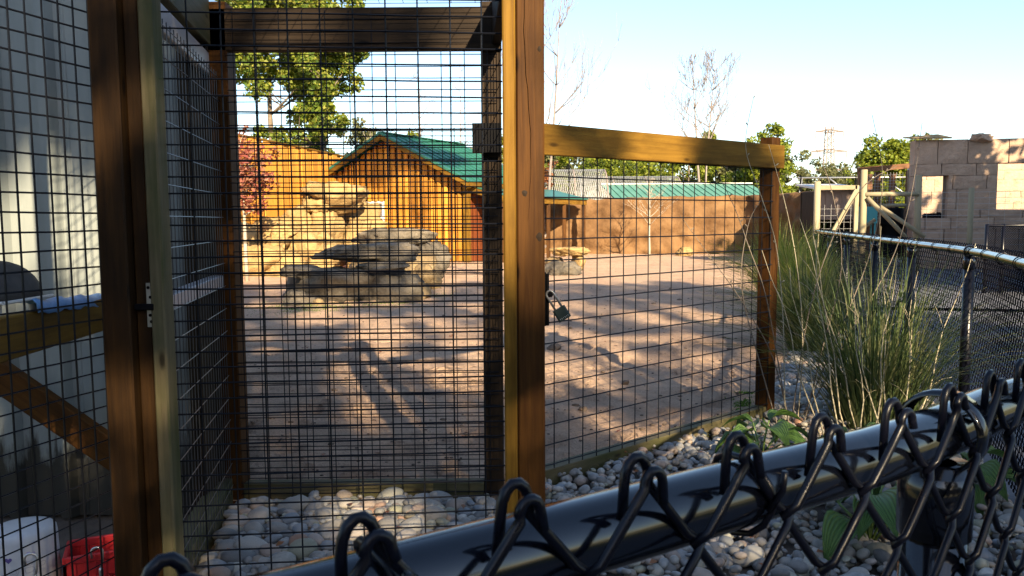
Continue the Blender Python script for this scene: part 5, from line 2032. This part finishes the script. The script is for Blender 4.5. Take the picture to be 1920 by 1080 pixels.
bare_tree('broad leafless twin stemmed tree above the mesh fence rail', (13.2, 55, 0), 12.6, 3, 0.12, 2, 4, 0.45, 0.2, L=0.42, rmin=0.016)
bare_tree('leafless tree half hidden by the centre post', (1.3, 30, 0), 10.5, 4, 0.07, 2, 3, 0.4, 0.25, rmin=0.010)
bare_tree('leafless spindly tree with level branches above the cabin ridge', (-4.7, 41, 0), 9.3, 5, 0.06, 1, 3, 0.75, 0.02, rmin=0.007, L=0.3)
bare_tree('leafless crooked sapling right of the cabin ridge', (-2.5, 40, 0), 9.6, 6, 0.06, 1, 2, 0.5, 0.1, rmin=0.009, L=0.16)
bare_tree('leafless thin sapling left of the cabin ridge', (-7.2, 41, 0), 7.6, 9, 0.05, 1, 2, 0.5, 0.1, rmin=0.009, L=0.2)
bare_tree('small pale leafless tree standing before the mud wall', (4.71, 27.0, 0), 2.7, 8, 0.045, 1, 3, 0.5, 0.12, 'bark_pale', 'young_tree', None, 0.32, 0.42, 0.005)

# unseen trees added at the viewer's back, crowns shaped to shade the foreground
GR = 'shade trees across the path'
LB = 'broad leafy shade tree across the path at the viewer\'s back'
grs = random.Random(41)
gaps = [(2.40, 2.98, 7.78, 8.20), (3.09, 3.21, 6.72, 7.12), (4.27, 4.55, 7.45, 8.80), (4.85, 5.03, 8.45, 8.9), (5.52, 6.0, 8.65, 9.1), (6.85, 6.98, 9.0, 9.3),  # openings left in the crowns where sun patches should fall
        (3.95, 4.22, 6.62, 6.80), (5.6, 7.4, 7.30, 7.38), (4.9, 6.4, 8.14, 8.22), (3.5, 4.9, 9.02, 9.12), (6.3, 8.2, 8.46, 8.54), (5.2, 7.0, 9.40, 9.56), (7.2, 9.0, 9.0, 9.12), (4.0, 6.5, 9.95, 10.1), (8.4, 10.4, 9.9, 10.15), (7.0, 8.6, 7.85, 7.93), (6.6, 8.6, 10.5, 10.8), (3.5, 5.5, 10.7, 10.95)]
clumps = [(2.75, 9.15, 0.62), (2.1, 8.9, 0.5), (3.35, 9.7, 0.5), (2.38, 8.50, 0.30), (2.9, 7.42, 0.26), (2.35, 7.25, 0.45), (2.0, 6.6, 0.5), (3.45, 7.7, 0.30), (3.6, 8.3, 0.35), (5.28, 8.72, 0.24), (5.2, 8.95, 0.2), (6.35, 9.05, 0.36), (6.65, 9.1, 0.22), (4.76, 7.62, 0.16), (4.78, 8.15, 0.17), (4.06, 8.0, 0.16), (4.8, 8.4, 0.1),
          (3.22, 7.62, 0.30), (3.25, 8.25, 0.28), (3.75, 7.3, 0.3), (4.5, 6.75, 0.25), (5.2, 6.8, 0.3), (4.2, 9.3, 0.4), (5.1, 7.5, 0.3), (4.85, 7.85, 0.22), (4.95, 7.15, 0.25), (4.0, 7.75, 0.22), (3.95, 8.25, 0.25), (5.35, 7.85, 0.22), (3.0, 6.2, 0.3)]
for row in range(3):
    for q in range(22):
        clumps.append((1.0 + 0.5 * q + grs.uniform(-0.12, 0.12), 5.35 + 0.42 * row + grs.uniform(-0.1, 0.1), 0.40))
for _ in range(3200):
    X_, Z_ = grs.uniform(1.2, 12.5), grs.uniform(6.2, 12.6)
    r_ = grs.uniform(0.16, 0.45)
    if grs.random() > (0.95 if Z_ < 8.9 else 0.8 - 0.10 * (Z_ - 8.9)):
        continue
    if any(g0 - r_ * 0.75 < X_ < g1 + r_ * 0.75 and h0 - r_ * 0.75 < Z_ < h1 + r_ * 0.75 for g0, g1, h0, h1 in gaps):
        continue
    if any((X_ - c[0]) ** 2 + (Z_ - c[1]) ** 2 < ((0.50 if Z_ < 8.9 else 0.62) * (r_ + c[2])) ** 2 for c in clumps):
        continue
    clumps.append((X_, Z_, r_))
stems = [1.6, 3.5, 6.6, 8.6, 10.9]
own = {k: [] for k in range(5)}
for X_, Z_, r_ in clumps:
    k = min(range(5), key=lambda q: abs(stems[q] - X_))
    dy = grs.uniform(-1.0, 1.0)
    own[k].append((X_ - 0.325 * dy, -11.0 + dy, Z_ - 0.468 * dy, r_))
for k in range(5):
    t = thing('shade_tree', ['leafy shade tree behind the viewer, farthest left of the row', 'leafy shade tree behind the viewer, second in the row', 'leafy shade tree behind the viewer, middle of the row',
                             'leafy shade tree behind the viewer, fourth in the row', 'leafy shade tree behind the viewer, farthest right of the row'][k], 'tree', (stems[k], -11, 0), GR)
    top = max(c[2] for c in own[k])
    pts = [Vector((stems[k] + 0.1 * math.sin(j * 1.9 + k), -11 + 0.1 * math.cos(j * 2.3), top * 0.9 * j / 8)) for j in range(9)]
    mb = MB().tube(pts, [max(0.02, 0.12 - 0.018 * j) for j in range(9)], 8)
    for c in own[k]:
        z_ = max(1.5, c[2] - 0.9 - 0.5 * abs(c[0] - stems[k]))
        j = min(8, max(0, int(z_ / (top * 0.9) * 8)))
        p0 = pts[j]
        p1 = Vector(c[:3])
        mb.tube([p0, p0.lerp(p1, 0.5) - Vector((0, 0, 0.12)), p1], [0.016, 0.010, 0.005], 5)
    mb.build('trunk', 'bark', t, True)
    V, F = leaf_cloud([(c[0] - stems[k], c[1] + 11, c[2], c[3]) for c in own[k]], int(sum(c[3] ** 2 for c in own[k]) * 900), 0.11, 90 + k)
    link('crown', np_mesh('crown', V, F, 'leaf_shade'), t)
t = thing('tall_tree', 'very tall slim crowned tree behind the hedge at the viewer\'s back', 'tree', (9.4, -11.6, 0))  # unseen tree added to shade the upper cabin gable
cl_ = [(7.0, 20.7, 0.7), (7.7, 20.2, 0.6), (8.5, 20.3, 0.5), (8.9, 20.6, 0.8), (9.6, 20.2, 0.6), (8.2, 21.2, 0.8), (8.6, 22.0, 0.7), (10.2, 20.9, 0.6)]
mb = MB().tube([(9.4, -11.6, 0), (9.35, -11.6, 7), (9.2, -11.5, 14), (8.8, -11.4, 21.5)], [0.2, 0.16, 0.10, 0.03], 8)
for c in cl_:
    mb.tube([(9.0, -11.5, 18.2), (c[0] * 0.6 + 3.6, -11.3, c[1] - 0.6), (c[0], -11.0, c[1])], [0.05, 0.03, 0.01], 5)
mb.build('trunk', 'bark', t, True)
V, F = leaf_cloud([(c[0] - 9.4, 0.6, c[1], c[2]) for c in cl_], int(sum(c[2] ** 2 for c in cl_) * 800), 0.12, 99)
link('crown', np_mesh('crown', V, F, 'leaf_shade'), t)
GB = 'dense bushes across the path'  # unseen hedge added behind the viewer to cut low sky light
bush = leafy_tree('dense_bush', 'dense dark bush in the hedge across the path behind the viewer', (-8.0, -9.5, 0), 5.2, 2.3, 0.0, 9000, 0.17, 'leaf_olive', 22, 0.12, GB, 70, 1.0, (0.16, 0.30))
for k, x in enumerate((-15, -11.6, -4.6, -1.2, 2.2, 5.8, 9.5, 13)):
    copy_tree(bush, (x, -9.4 - 0.5 * (k % 2), 0), 1.3 * k, (0.95, 0.8, 0.74 + 0.05 * (k % 3)))
for k, (x, y) in enumerate(((12.6, 10.6), (15.2, 11.2), (18.0, 10.8))):  # more unseen bushes added, out of view at right, to shade the ruin front
    copy_tree(bush, (x, y, 0), 0.7 * k, 1.2)
